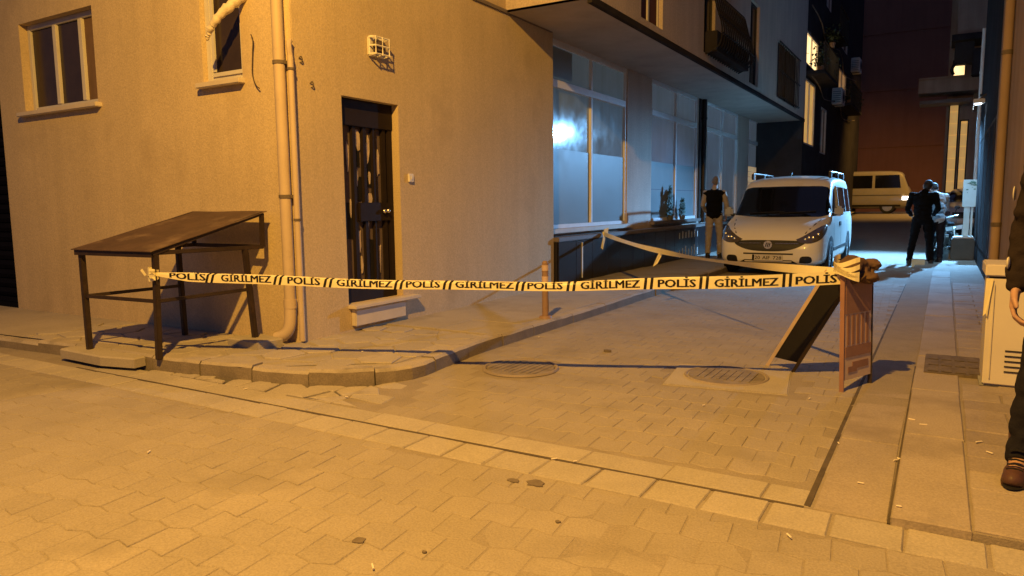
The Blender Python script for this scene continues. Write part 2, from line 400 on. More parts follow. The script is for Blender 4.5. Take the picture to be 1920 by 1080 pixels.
# --- interlocking chevron pavers
def paver_mesh(inv, k):
    L, W, a, j = .186, .19, .026 * (-1 if inv else 1), .002
    rr = random.Random(k * 7 + inv); q = lambda: rr.uniform(-.002, .002)
    poly = [(-L / 2 + j + q(), -W / 2 + j + q()), (q(), -W / 2 + a + j), (L / 2 - j + q(), -W / 2 + j + q()), (L / 2 - j + q(), W / 2 - j + q()), (q(), W / 2 + a - j), (-L / 2 + j + q(), W / 2 - j + q())]
    return MB().prism(poly, -.02, 0, .0035).mesh('paver', MT['paver'])
PAV = {(i, k): paver_mesh(i, k) for i in (0, 1) for k in range(4)}
STEP = (.186, .19)
def pave(parent, ang, test, x0, x1, y0, y1, rng, zf, sk=1.0):
    c, s = math.cos(ang), math.sin(ang); L = []
    for r in range(int(y0 / STEP[1]), int(y1 / STEP[1]) + 1):
        for q in range(int(2 * x0 / STEP[0]) // 2 - 1, int(x1 / STEP[0]) + 1):
            lx, ly = q * STEP[0] + (STEP[0] / 2 if r % 2 else 0), r * STEP[1] + (.026 if r % 2 else 0); x, y = c * lx - s * ly, s * lx + c * ly
            if not test(x, y): continue
            z = in_view((x, y, 0), 110)
            L.append((z if z else 99, x, y, r % 2))
    L.sort()
    rest = MB(); n = 0
    for z, x, y, inv in L:
        big = noise.noise(V((x * .5, y * .5, 3))) * .0035
        dz = zf(y) + rng.uniform(-.0012, .0012) + big; rot = (rng.gauss(0, .004), rng.gauss(0, .004), ang + rng.gauss(0, .005))
        me = PAV[(inv, rng.randrange(4))]
        if n < 298 and z < 90:
            inst(me, 'paver', (x, y, dz + .002), parent, rot); n += 1
        elif z < 40:
            mm = Matrix.Rotation(rot[2], 4, 'Z'); mm.translation = V((x, y, dz + .002))
            rest.add([mm @ v.co for v in me.vertices], [list(p.vertices) for p in me.polygons])
    if rest.v: tag(rest.build('paver_field', 'paver', parent, fix=False), kind='stuff')
rng = random.Random(3)
pave(street, R(6), lambda x, y: y < 3.0 and y > -.5 and -13 < x < 2.5, -15, 6, -3, 5, rng, lambda y: 0)
CORN = [(-6.6, 3.22), (-3.3, 3.22), (-3.35, 4.3), (-3.45, 4.05), (-3.75, 3.8), (-4.7, 3.6), (-5.87, 3.49), (-6.6, 3.47)]
pave(alley, R(2), lambda x, y: y > 3.46 and y < 13 and -3.42 < x < -.45 and not (x < -3.1 and y < 4.5 - (x + 3.5) * 1.2)
     and math.hypot(x + 2.88, y - 4.94) > .33 and not (-1.82 < x < -.82 and 5.02 < y < 5.8), -5, 1, 2, 14, rng, rise)
# --- border course of pale slabs across the mouth of the alley
def slab(name, parent, m, x0, x1, y0, y1, z0, z1, rng, bev=.006, gap=.004, skew=0):
    j = lambda: rng.uniform(-.004, .004)
    p = [(x0 + gap + j(), y0 + gap + j()), (x1 - gap + j(), y0 + gap + j()), (x1 - gap + skew + j(), y1 - gap + j()), (x0 + gap + skew + j(), y1 - gap + j())]
    cx, cy = (x0 + x1) / 2, (y0 + y1) / 2
    mb = MB().prism([(a - cx, b - cy) for a, b in p], z0 - z1, 0, bev); me = mb.mesh(name, MT[m])
    return inst(me, name, (cx, cy, z1 + rng.uniform(-.002, .002)), parent, (rng.gauss(0, .004), rng.gauss(0, .004), rng.gauss(0, .005)))
x = -9.2
while x < 1.2:
    wd = rng.uniform(.255, .30); slab('border_slab', street, 'border', x, x + wd, 2.965, 3.205, -.02, .007, rng, gap=.006); x += wd
x = -6.0
while x < -.55:
    wd = min(rng.uniform(.4, .62), -.46 - x + .02); slab('border_slab', street, 'border', x, x + wd, 3.235, 3.43, -.02, .004, rng, gap=.003); x += wd
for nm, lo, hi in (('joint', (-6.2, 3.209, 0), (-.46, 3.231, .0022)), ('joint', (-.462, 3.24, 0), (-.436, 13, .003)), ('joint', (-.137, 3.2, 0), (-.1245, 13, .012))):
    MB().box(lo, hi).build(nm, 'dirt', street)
# --- irregular stones in the corner between border and kerb
seeds = [(rng.uniform(-6.6, -3.3), rng.uniform(3.4, 4.4)) for _ in range(120)]
clip = [(-6.6, 3.44), (-3.15, 3.44), (-3.3, 4.6), (-6.6, 4.6)]
for c in voronoi(seeds, clip):
    cx = sum(p[0] for p in c) / len(c); cy = sum(p[1] for p in c) / len(c)
    if not inside(CORN, cx, cy) or len(c) > 9: continue
    s_ = shrink(c, .009)
    if area(s_) < .006: continue
    me = MB().prism([(a - cx, b - cy) for a, b in s_], -.03, 0, .007).mesh('cobble', MT['flag'])
    inst(me, 'cobble', (cx, cy, .004 + rng.uniform(-.006, .007)), street, (rng.gauss(0, .015), rng.gauss(0, .015), 0))

# ================================================================== PAVEMENT ON THE LEFT
KERB = [(-13, 3.28), (-9.5, 3.33), (-7.84, 3.37), (-6.66, 3.46), (-5.87, 3.47), (-5.25, 3.5), (-4.71, 3.58), (-4.15, 3.68), (-3.8, 3.82), (-3.56, 4.02), (-3.42, 4.3), (-3.46, 4.75), (-3.5, 5.4), (-3.5, 7), (-3.5, 10), (-3.5, 14), (-3.5, 24)]
kp = [V((p[0], p[1], 0)) for p in smooth_path([(*p, 0) for p in KERB], 6)]
cum = [0]
for a, b in zip(kp, kp[1:]): cum.append(cum[-1] + (b - a).length)
def kat(s):
    for i in range(1, len(kp)):
        if cum[i] >= s:
            t = (s - cum[i - 1]) / (cum[i] - cum[i - 1]); p = kp[i - 1].lerp(kp[i], t); d = (kp[i] - kp[i - 1]).normalized(); return p, V((-d.y, d.x, 0))
    return kp[-1], V((-1, 0, 0))
walk = MB()
for i, y in enumerate([3.6, 4.3, 5.2, 8, 12, 18, 24, 30, 38]):
    walk.v += [V((-6.2, y, rise(y) + .098)), V((-3.63 if y > 4 else -4.6, y, rise(y) + .098))]
    if i: k = 2 * i; walk.f.append([k - 2, k - 1, k + 1, k])
walk.add([(-14, 3.40, .07), (-7.9, 3.47, .095), (-6.2, 3.6, .098), (-6.2, 5, .098), (-14, 5, .08)], [(0, 1, 2, 3, 4)])
pa = [kat(2.2 + (cum[-1] - 3.2) * i / 90) for i in range(91)]
for (p, n_), (q, n2_) in zip(pa, pa[1:]):
    zz = .094 if p.x > -7.5 else .07
    a, b = p + n_ * .06, q + n2_ * .06; c, d = q + n2_ * (.3 if q.y < 5 else .2), p + n_ * (.3 if p.y < 5 else .2)
    walk.add([(a.x, a.y, zz + rise(a.y)), (b.x, b.y, zz + rise(b.y)), (c.x, c.y, zz + rise(c.y)), (d.x, d.y, zz + rise(d.y))], [(0, 1, 2, 3)])
walk = struct(walk, 'pavement', 'walk')
s = 2.2
while s < cum[-1] - .8:
    ln = rng.uniform(.5, .62) if 5.2 < s < 11.5 else .9
    g_ = rng.uniform(.005, .012); hh = .112 if s > 5.5 else .085; hh += rng.uniform(-.008, .006)
    if 5.5 < s < 9.8: hh += rng.uniform(-.01, .012)
    m = MB(); N = 5; pr = [(0, -.02), (.004, hh - .022), (.022, hh), (.135, hh - .002), (.14, -.02)]
    jo = rng.uniform(-.008, .008)
    for i in range(N):
        p, nrm = kat(s + g_ / 2 + (ln - g_) * i / (N - 1))
        for o_, z in pr:
            q = p + nrm * (o_ + jo); m.v.append(V((q.x, q.y, z + rise(q.y) + noise.noise(q * 9) * .007)))
    K = len(pr)
    for i in range(N - 1):
        for j in range(K - 1): a = i * K + j; m.f.append([a, a + 1, a + 1 + K, a + K])
    m.f.append(list(range(K))); m.f.append(list(range((N - 1) * K, N * K)))
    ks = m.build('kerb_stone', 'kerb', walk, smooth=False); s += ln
    ks.data.materials.append(MT['kerb_side'])
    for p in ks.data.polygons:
        if p.normal.z < .55: p.material_index = 1  # all but the top faces take the darker material
# flagstones round the corner of the building
FLAG = [(-7.7, 3.54), (-6.66, 3.62), (-5.87, 3.63), (-4.75, 3.75), (-4.1, 3.88), (-3.75, 4.1), (-3.6, 4.35), (-3.64, 5.6), (-4.9, 5.6), (-4.92, 4.5), (-7.7, 4.5)]
seeds = []
for i in range(14):
    for j in range(9):
        seeds.append((-7.7 + i * .33 + rng.uniform(-.1, .1) + (.16 if j % 2 else 0), 3.5 + j * .28 + rng.uniform(-.08, .08)))
for c in voronoi(seeds, [(-7.7, 3.5), (-3.62, 3.5), (-3.62, 5.6), (-7.7, 5.6)]):
    cx = sum(p[0] for p in c) / len(c); cy = sum(p[1] for p in c) / len(c)
    if not inside(FLAG, cx, cy): continue
    if any(not inside(FLAG, cx + (p[0] - cx) * .9, cy + (p[1] - cy) * .9) for p in c):
        c = [(cx + (p[0] - cx) * .8, cy + (p[1] - cy) * .8) for p in c]
    s_ = shrink(c, .006)
    me = MB().prism([(a - cx, b - cy) for a, b in s_], -.03, 0, .006).mesh('flagstone', MT['flag'])
    inst(me, 'flagstone', (cx, cy, .106 + rng.uniform(-.004, .005)), walk, (rng.gauss(0, .008), rng.gauss(0, .008), 0))
# larger worn slabs along the alley pavement
y = 5.65
while y < 13:
    for x0, x1 in ((-3.63, -4.25), (-4.25, -4.9)):
        slab('pavement_slab', walk, 'walk', x1, x0, y, y + .62, .06, .112, rng, bev=.004, gap=.0025)
    y += .62

# ================================================================== STRIPS ON THE RIGHT
right = MB().add([(-.44, 3.2, -.002), (-.12, 3.2, -.002), (-.12, 20, .07), (-.44, 20, .07)], [(0, 1, 2, 3)])
right.box((-.125, 3.2, -.05), (3.5, 20, .036))
right = struct(right, 'right_pavement', 'sand')
y = 3.22
while y < 15:
    ln = rng.uniform(.85, 1.1); slab('gutter_slab', right, 'strip', -.43, -.135, y, y + ln, -.02, .006, rng, gap=.003); y += ln
y = 3.19
while y < 15:
    ln = rng.uniform(1.0, 1.35); slab('kerb_slab', right, 'strip', -.128, .155, y, y + ln, -.02, .048, rng, gap=.003); y += ln
y = 3.21; i = 0
while y < 13:
    x = .16 - (.2 if i % 2 else 0)
    while x < 1.3:
        xa = max(x, .16)
        if x + .42 > .2 and not (5.95 < y + .12 < 6.9 and xa < .35): slab('paving_slab', right, 'strip' if y < 3.9 or y > 5.2 else 'wornstone', xa, x + .42, y, y + .24, .0, .045, rng, gap=.0035)
        x += .42
    y += .24; i += 1

# ================================================================== CORNER BUILDING
CB = thing('corner_building', (-4.95, 4.55, 0), 'beige plastered corner building with barred dark door and two pale framed windows', 'building')
DOOR = (5.17, 6.0, .365, 2.37)      # y0,y1,z0,z1
WA = (-9.42, -7.9, 2.47, 3.48); WB = (-6.12, -5.56, 2.5, 3.9)
m = MB()
wall(m, 'y', 4.55, -10.0, -5.0, 0, 9, [(*WA, .14), (*WB, .1)], sign=1)
wall(m, 'x', -4.95, 4.6, 9.5, 0, 9, [(*DOOR, .13)], sign=-1)
for k in range(4):                                     # rounded arris
    a0, a1 = math.pi / 2 * k / 4, math.pi / 2 * (k + 1) / 4
    P = lambda a: (-5.0 + .05 * math.sin(a), 4.6 - .05 * math.cos(a))
    p, q = P(a0), P(a1); m.add([(*p, 0), (*q, 0), (*q, 9), (*p, 9)], [(0, 1, 2, 3)])
m.add([(-10, 4.55, 0), (-10, 4.55, 9), (-10, 9, 9), (-10, 9, 0)], [(0, 1, 2, 3)])
m.add([(-4.95, 9.5, 0), (-4.95, 9.5, 9), (-5.4, 9.5, 9), (-5.4, 9.5, 0)], [(0, 1, 2, 3)])
m.build('wall', 'plaster', CB, fix=False)
MB().box((-10.2, 4.5, 8.9), (-4.8, 9.4, 9.1)).build('roof', 'ledge', CB)
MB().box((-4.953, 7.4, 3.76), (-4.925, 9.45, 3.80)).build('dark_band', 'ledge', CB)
def win(parent, x0, x1, z0, z1, y, mull, fw_=.055, panes=('glass',), sill=True, fm='frame', ov=.07):
    f = MB(); yy = y
    f.box((x0, yy, z0), (x0 + fw_, yy + .06, z1)).box((x1 - fw_, yy, z0), (x1, yy + .06, z1))
    f.box((x0 + fw_, yy, z0), (x1 - fw_, yy + .06, z0 + fw_)).box((x0 + fw_, yy, z1 - fw_), (x1 - fw_, yy + .06, z1))
    for a in mull: f.box((a - fw_ * .6, yy - .006, z0 + fw_), (a + fw_ * .6, yy + .054, z1 - fw_))
    wo = f.build('window', fm, parent, bevel=.006)
    ed = [x0] + list(mull) + [x1]
    for i, (a, b) in enumerate(zip(ed, ed[1:])):
        MB().box((a + fw_ * .5, yy + .028, z0 + fw_ * .6), (b - fw_ * .5, yy + .036, z1 - fw_ * .6)).build('pane', panes[i % len(panes)], wo)
    if sill: MB().box((x0 - ov, 4.55 - .075, z0 - .052), (x1 + ov, y + .05, z0 - .004)).build('sill', 'stone', wo, bevel=.006)
    return wo
win(CB, *WA, 4.64, (-8.83, -8.30), .062, ('glass', 'glass', 'curtain'))
win(CB, *WB, 4.60, (), .075, ('glass',), ov=.03)
m = MB().box((-6.02, 4.585, 2.6), (-5.985, 4.605, 3.9)).box((-6.02, 4.585, 2.555), (-5.6, 4.605, 2.59)); m.build('shutter_rail', 'frame', CB)
# door with bars
y0, y1, z0, z1 = DOOR; X = -5.07
d = MB().box((X - .05, y0, z0), (X - .02, y1, z1)).build('door', 'doorglass', CB)
f = MB()
for a, b, c, e in ((y0, y0 + .05, z0, z1), (y1 - .07, y1, z0, z1), (y0, y1, z1 - .26, z1), (y0, y1, z0, z0 + .15), (y0 + .3, y1 - .07, 1.17, 1.36)):
    f.box((X - .02, a, c), (X + .025 + (.012 if e - c < .3 else 0), b, e))
f.build('door_frame', 'doormetal', d, bevel=.004)
for yy in (.235, .385, .53, .68): MB().box((X - .02, y0 + yy, z0 + .14), (X + .02, y0 + yy + .05, z1 - .25)).build('bar', 'doormetal', d, bevel=.004)
m = MB().box((X - .02, y0 + .05, 1.0), (X - .012, y0 + .235, 1.36)).box((X - .02, y0 + .26, 1.38), (X - .012, y0 + .40, 1.62)).box((X - .02, y0 + .26, 1.72), (X - .011, y0 + .36, 1.95)).box((X - .02, y0 + .43, 1.52), (X - .01, y0 + .55, 1.98)).box((X - .02, y0 + .43, .53), (X - .01, y0 + .54, .98))
m.build('broken_glass', 'vblack', d)
for yy, zz in ((.64, 1.27), (.70, 1.272)):
    MB().ell((X + .055, y0 + yy, zz), (.024, .024, .024), 7).tube([(X, y0 + yy, zz), (X + .05, y0 + yy, zz)], .012, 8).build('knob', 'chrome', d)
rp = random.Random(5)
for yy, zz, wy, hz in ((.335, 1.97, .085, .24), (.483, 1.88, .07, .34), (.50, 1.60, .04, .16), (.315, 1.62, .035, .2), (.49, 1.40, .075, .16), (.335, 1.27, .08, .08), (.32, .99, .05, .26), (.345, .72, .035, .24), (.21, 1.3, .025, .2), (.46, 1.24, .02, .3), (.63, 1.75, .06, .3), (.19, 1.8, .05, .4), (.62, .8, .05, .35)):
    pts = []; n = 9
    for k in range(n):
        a = 2 * math.pi * k / n; rr = rp.uniform(.55, 1.1); pts.append((yy + y0 + math.cos(a) * wy / 2 * rr, zz + math.sin(a) * hz / 2 * rr))
    mm = MB(); k = len(pts)
    mm.v = [V((X - .008 + .004 * rp.random(), a, b)) for a, b in pts] + [V((X - .014, a, b)) for a, b in pts]
    mm.f = [list(range(k))] + [[i, (i + 1) % k, k + (i + 1) % k, k + i] for i in range(k)]
    mm.build('glint_scrap', 'glint', d)  # pale scraps: bright reflections in the door glass drawn as colour
MB().box((-5.07, 5.16, .325), (-4.85, 6.19, .362)).build('threshold', 'stone', CB, bevel=.006)
MB().box((-4.952, 5.2, .15), (-4.89, 5.97, .322)).build('door_step', 'stone', CB, bevel=.008)
# shadow gap at the left: neighbouring roller shutter
NB = thing('neighbour_building', (-11.5, 4.75, 0), 'dark navy roller shutter of the neighbouring building past the beige wall', 'building')
m = MB()
for k in range(34): m.tube([(-14, 4.72, .14 + k * .12), (-10.005, 4.72, .14 + k * .12)], .07, 8, False)
m.build('shutter', 'navy', NB)
m = MB().box((-14, 4.65, 4.25), (-10.003, 5.2, 9)).box((-14, 4.8, .0), (-10.003, 5.2, 4.3)); m.build('wall', 'dark_wall', NB)
MB().box((-14, 4.56, .05), (-10.003, 4.66, .13)).build('bottom_bar', 'navy', NB)
# drainpipes, lamp, switch, cable
dp = thing('drainpipe', (-5.06, 4.48, .1), 'thick cream drainpipe with kicked out foot on the wall near the building corner', 'pipe')
MB().tube([(-5.0, 4.48, 6), (-5.0, 4.48, .45)], .05, 14, False).build('pipe', 'pvc', dp)
MB().tube(smooth_path([(-5.0, 4.48, .46), (-5.0, 4.47, .3), (-5.015, 4.455, .22), (-5.06, 4.43, .17), (-5.12, 4.41, .15)], 4), .053, 14).build('elbow', 'pvc', dp)
MB().tube([(-5.0, 4.48, .42), (-5.0, 4.48, .5)], .058, 14).build('collar', 'pvc', dp)
for z in (2.55, 1.4):
    mm = MB().tube([(-5.0, 4.48, z), (-5.0, 4.48, z + .03)], .056, 14); mm.box((-5.06, 4.49, z), (-4.94, 4.56, z + .03)); mm.build('bracket', 'rust', dp)
dp2 = thing('drainpipe', (-4.92, 4.51, .1), 'thin cream pipe running up the rounded corner beside the thicker drainpipe', 'pipe')
MB().tube([(-4.915, 4.53, 2.62), (-4.915, 4.53, .12)], .028, 10).build('pipe', 'pvc', dp2)
MB().tube(smooth_path([(-4.915, 4.53, 2.62), (-4.915, 4.52, 2.72), (-4.93, 4.55, 2.75)], 3), .024, 8).build('elbow', 'pvc', dp2)
for z in (2.5, 1.2): MB().tube([(-4.915, 4.53, z), (-4.915, 4.53, z + .02)], .034, 10).build('clip', 'rust', dp2)
for p, q, lab in (((-4.8, 4.505, 2.62), (-4.74, 4.50, 2.67), 'rusty hook sticking out of the plaster near the top of the thin pipe'), ((-4.945, 4.95, 2.42), (-4.90, 4.98, 2.5), 'small bent bracket on the alley wall above the thin pipe')):
    tag(MB().tube(smooth_path([(-4.955, 4.66 if p[0] > -4.9 else 4.78, p[2]), (-4.925, 4.665 if p[0] > -4.9 else 4.785, p[2] + .02), (-4.93, 4.68 if p[0] > -4.9 else 4.8, p[2] - .02), (-4.95, 4.67 if p[0] > -4.9 else 4.79, p[2] - .03)], 4), .006, 6).build('wall_hook', 'rust', base=p), lab, 'hook')
cb = MB().tube(smooth_path([(-5.4, 4.53, 2.86), (-5.365, 4.52, 2.80), (-5.39, 4.53, 2.69), (-5.405, 4.53, 2.52), (-5.37, 4.53, 2.42), (-5.31, 4.52, 2.38)], 5), .005, 6)
tag(cb.build('hanging_cable', 'cable', base=(-5.36, 4.53, 2.4)), 'thin loose cable hanging on the wall between small window and drainpipe', 'cable')
# wrapped pipe poking out of the small window
pts = smooth_path([(-5.43, 4.66, 3.33), (-5.52, 4.47, 3.14), (-5.60, 4.38, 3.03), (-5.68, 4.34, 2.93), (-5.735, 4.34, 2.86), (-5.75, 4.34, 2.825)], 6)
rs = [.05 + .004 * math.sin(i * 2.3) + .003 * math.sin(i * 5.1) - .04 * (i / len(pts)) ** 1.3 for i in range(len(pts))]
pts = [p + V((.006 * math.sin(i * 1.7), 0, .005 * math.sin(i * 2.9))) for i, p in enumerate(pts)]
o = MB().tube(pts, rs, 14).build('wrapped_pipe', 'foil', base=pts[0])
tag(o, 'pale crumpled insulation wrapped pipe hanging out of the small window', 'pipe')
# bulkhead lamp
wl = thing('wall_lamp', (-4.95, 5.66, 2.9), 'white caged bulkhead lamp, unlit, on the wall above the dark door', 'lamp')
MB().box((-4.949, 5.545, 2.795), (-4.915, 5.775, 2.985)).build('base', 'white', wl, bevel=.012)
MB().box((-4.913, 5.575, 2.825), (-4.865, 5.745, 2.955)).build('glass_cover', 'doorglass', wl, bevel=.02)
for z in (2.81, 2.89, 2.97): MB().tube([(-4.915, 5.55, z), (-4.85, 5.56, z), (-4.845, 5.76, z), (-4.915, 5.77, z)], .0085, 6).build('cage_bar', 'white', wl)
for y in (5.56, 5.66, 5.76): MB().tube([(-4.915, y, 2.80), (-4.842, y, 2.805), (-4.842, y, 2.975), (-4.915, y, 2.98)], .0085, 6).build('cage_bar', 'white', wl)
sb = thing('switch_box', (-4.95, 6.17, 1.62), 'small white square bell push on the wall beside the door', 'switch box')
MB().box((-4.949, 6.125, 1.575), (-4.925, 6.205, 1.665)).build('housing', 'white', sb, bevel=.006)
MB().box((-4.926, 6.15, 1.6), (-4.919, 6.18, 1.64)).build('button', 'white', sb, bevel=.003)

# ================================================================== SHOP BUILDING
SB = thing('shop_building', (-5.1, 15, 0), 'grey plastered building with tall shop windows over a black stone plinth and overhanging upper floor', 'building')
XS = -5.1
WINS = [(9.52, 12.75, .95, 3.78, 11.22), (14.05, 17.2, .96, 3.8, 15.65), (17.98, 21.1, .96, 3.82, 19.5), (22.4, 25.3, .96, 3.86, 24.0)]
m = wall(MB(), 'x', XS, 9.45, 27, 0, 4.0, [(a, b, c, d, .12) for a, b, c, d, e in WINS], sign=-1); m.build('wall', 'plaster2', SB, fix=False)
for i, (a, b, c, d, e) in enumerate(WINS):
    f = MB(); x0, x1 = XS - .10, XS - .02; w_ = .055
    f.box((x0, a, c), (x1, a + w_, d)).box((x0, b - w_, c), (x1, b, d)).box((x0, a + w_, d - w_ * 1.6), (x1, b - w_, d)).box((x0, a + w_, c), (x1, b - w_, c + .06))
    f.box((x0, a + w_, 3.08), (x1 + .012, b - w_, 3.19)); f.box((x0, e - .03, c + .06), (x1 + .005, e + .03, 3.08)).box((x0, e - .03, 3.19), (x1 + .005, e + .03, d - w_ * 1.6))
    wo = f.build('shop_window', 'sframe', SB, bevel=.004)
    for (p, q) in ((a + w_, e - .03), (e + .03, b - w_)):
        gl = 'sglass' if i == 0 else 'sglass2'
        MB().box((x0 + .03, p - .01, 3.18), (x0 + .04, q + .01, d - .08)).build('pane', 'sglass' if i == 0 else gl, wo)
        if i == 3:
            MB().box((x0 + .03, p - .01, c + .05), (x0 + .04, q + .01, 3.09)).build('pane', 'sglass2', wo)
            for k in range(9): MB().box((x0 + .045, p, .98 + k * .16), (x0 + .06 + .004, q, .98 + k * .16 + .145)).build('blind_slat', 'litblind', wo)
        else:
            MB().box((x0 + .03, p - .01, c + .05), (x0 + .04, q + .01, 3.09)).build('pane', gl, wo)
            if i < 2: MB().box((x0 + .045, p + .004, c + .062), (x0 + .05, q - .004, 2.17)).build('frosted_film', 'film', wo)
    if i == 1: MB().box((x0 + .051, a + .06, 1.6), (x0 + .054, b - .06, 1.615)).build('film_joint', 'sglass2', wo)
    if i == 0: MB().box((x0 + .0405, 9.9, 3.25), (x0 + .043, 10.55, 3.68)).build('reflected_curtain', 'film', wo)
    MB().box((XS - .1, a - .06, c - .07), (XS + .1, b + .05, c - .004)).build('sill', 'ledge' if i else 'stone', wo, bevel=.006)
MB().box((XS, 26.35, 1.0), (XS + .03, 27.0, 3.1)).build('lit_panel', 'litblind', SB)
# plinth of dark stone panels
MB().box((XS - .05, 9.52, .09), (-4.905, 27, .76)).build('plinth', 'plinth', SB)
y = 9.54
while y < 22:
    MB().box((-4.904, y, .112), (-4.885, y + .592, .757)).build('stone_panel', 'plinth', SB, bevel=.003); y += .6
MB().box((XS - .02, 9.5, .765), (-4.86, 27, .83)).build('ledge', 'ledge', SB, bevel=.008)
MB().box((-4.883, 10.33, .16), (-4.872, 10.355, .72)).build('metal_strip', 'sframe', SB)
for k in range(7): MB().box((-4.883, 15.2 + k * .22 + .05, .55), (-4.879, 15.23 + k * .22 + .05, .68 + .03 * (k % 2))).build('paint_streak', 'white', SB)
for k in range(7): MB().box((-4.883, 15.2 + k * .22 + .05, .14), (-4.879, 15.235 + k * .22 + .05, .30 + .04 * (k % 3))).build('paint_streak', 'white', SB)
# overhanging upper storeys
XO = -3.75
UW = [(9.85, 10.75, 3.9, 6.0), (12.9, 13.6, 3.95, 5.6), (16.35, 17.2, 3.9, 5.65), (19.3, 22.2, 3.95, 5.35), (9.9, 10.8, 7, 9), (13, 15, 7, 9), (17, 19, 7, 9)]
m = wall(MB(), 'x', XO, 8.2, 23.6, 3.80, 12, [(*h, .12) for h in UW], sign=-1)
MB().box((-5.08, 8.2, 3.77), (-3.81, 23.6, 3.80)).build('soffit', 'soffit', SB)
m.add([(XO, 8.2, 3.77), (-4.95, 8.2, 3.77), (-4.95, 8.2, 12), (XO, 8.2, 12)], [(0, 1, 2, 3)]).add([(XO, 8.2, 12), (-4.95, 8.2, 12), (-4.95, 23.6, 12), (XO, 23.6, 12)], [(0, 1, 2, 3)])
m.build('upper_storey', 'plaster2', SB, fix=False)
MB().box((XO - .05, 8.19, 3.72), (XO + .012, 23.61, 3.80)).build('edge_shade_strip', 'dark_wall', SB)  # near-black strip painting in the shade line under the overhang
for k, h in enumerate(UW):
    wo = MB().box((XO - .11, h[0], h[2]), (XO - .06, h[0] + .05, h[3])).box((XO - .11, h[1] - .05, h[2]), (XO - .06, h[1], h[3])).box((XO - .11, h[0] + .05, h[3] - .05), (XO - .06, h[1] - .05, h[3])).box((XO - .11, (h[0] + h[1]) / 2 - .03, h[2]), (XO - .06, (h[0] + h[1]) / 2 + .03, h[3] - .05)).build('window', 'frame' if k == 0 else 'vblack', SB)
    MB().box((XO - .09, h[0] + .04, h[2]), (XO - .08, h[1] - .04, h[3] - .04)).build('pane', 'redcur' if k == 0 else 'vblack' if k == 3 else 'glass', wo)
# bulging wrought iron window cage
wc = thing('window_cage', (XO, 14, 3.85), 'bulging black iron window cage on the overhanging grey facade', 'window cage')
for k in range(16):
    y = 12.95 + k * .155
    MB().tube(smooth_path([(XO + .02, y, 5.05), (XO + .12, y, 5.0), (XO + .2, y, 4.7), (XO + .3, y, 4.35), (XO + .26, y, 4.05), (XO + .02, y, 3.92)], 3), .014, 5).build('bar', 'iron', wc)
for z, o_ in ((4.98, .12), (4.55, .25), (4.25, .31), (3.98, .2)): MB().beam((XO + o_, 12.9, z), (XO + o_, 15.35, z), .025, .02).build('rail', 'iron', wc)
MB().box((XO + .01, 12.95, 3.95), (XO + .22, 15.3, 4.3)).build('flower_box', 'dark_wall', wc)
# second cage further on and air conditioner
wc = thing('window_cage', (XO, 20.8, 3.95), 'dark grille over the far upper window next to the end of the grey facade', 'window cage')
for k in range(14): MB().beam((XO + .05, 19.3 + k * .22, 3.95), (XO + .05, 19.3 + k * .22, 5.3), .02).build('bar', 'iron', wc)
for z in (3.98, 4.6, 5.28): MB().beam((XO + .065, 19.25, z), (XO + .065, 22.25, z), .025).build('rail', 'iron', wc)
def ac(loc, label, sx=.3, sy=.8, sz=.55):
    x, y, z = loc; t = thing('air_conditioner', loc, label, 'air conditioner', 'air conditioner units on the walls')
    MB().box((x, y, z), (x + sx, y + sy, z + sz)).build('casing', 'white', t, bevel=.02)
    for k in range(6): MB().tube([(x + sx * .1, y - .012, z + .08 + k * .075), (x + sx * .9, y - .012, z + .08 + k * .075)], .008, 5).build('vent', 'vblack', t)
    mm = MB()
    for r_ in (.21, .14, .07): mm.tube([(x + sx + .012, y + sy / 2 + r_ * math.cos(a * .314), z + sz / 2 + r_ * math.sin(a * .314)) for a in range(21)], .008, 5)
    mm.build('fan_guard', 'vblack', t)
    MB().beam((x - .02, y + .1, z - .03), (x + sx, y + .1, z - .03), .03).beam((x - .02, y + sy - .1, z - .03), (x + sx, y + sy - .1, z - .03), .03).build('bracket', 'iron', t)
ac((-4.85, 26.2, 3.5), 'white air conditioner unit on the wall past the last tall shop window', .55, 2.2, .6)
# black standpipe on the pillar between second and third shop window
sp = thing('drainpipe', (-5.0, 17.5, .8), 'black drainpipe on the pillar between the second and third tall shop windows', 'pipe')
MB().tube([(-5.03, 17.48, 3.8), (-5.03, 17.48, .85)], .06, 10).build('pipe', 'iron', sp)
for z in (3.3, 1.6): MB().tube([(-5.03, 17.48, z), (-5.03, 17.48, z + .05)], .07, 10).build('bracket', 'iron', sp)
MB().box((-5.1, 17.25, .96), (-5.06, 17.36, 3.8)).build('edge_strip', 'iron', sp)
wr = thing('awning_roller', (-5.0, 11, 3.72), 'thin folded awning bar above the nearest tall shop window', 'awning')
MB().tube([(-5.0, 9.6, 3.86), (-5.0, 12.95, 3.86)], .03, 8).build('bar', 'ledge', wr)
MB().box((-5.1, 12.85, 3.8), (-4.97, 12.98, 3.92)).build('end_bracket', 'rust', wr)
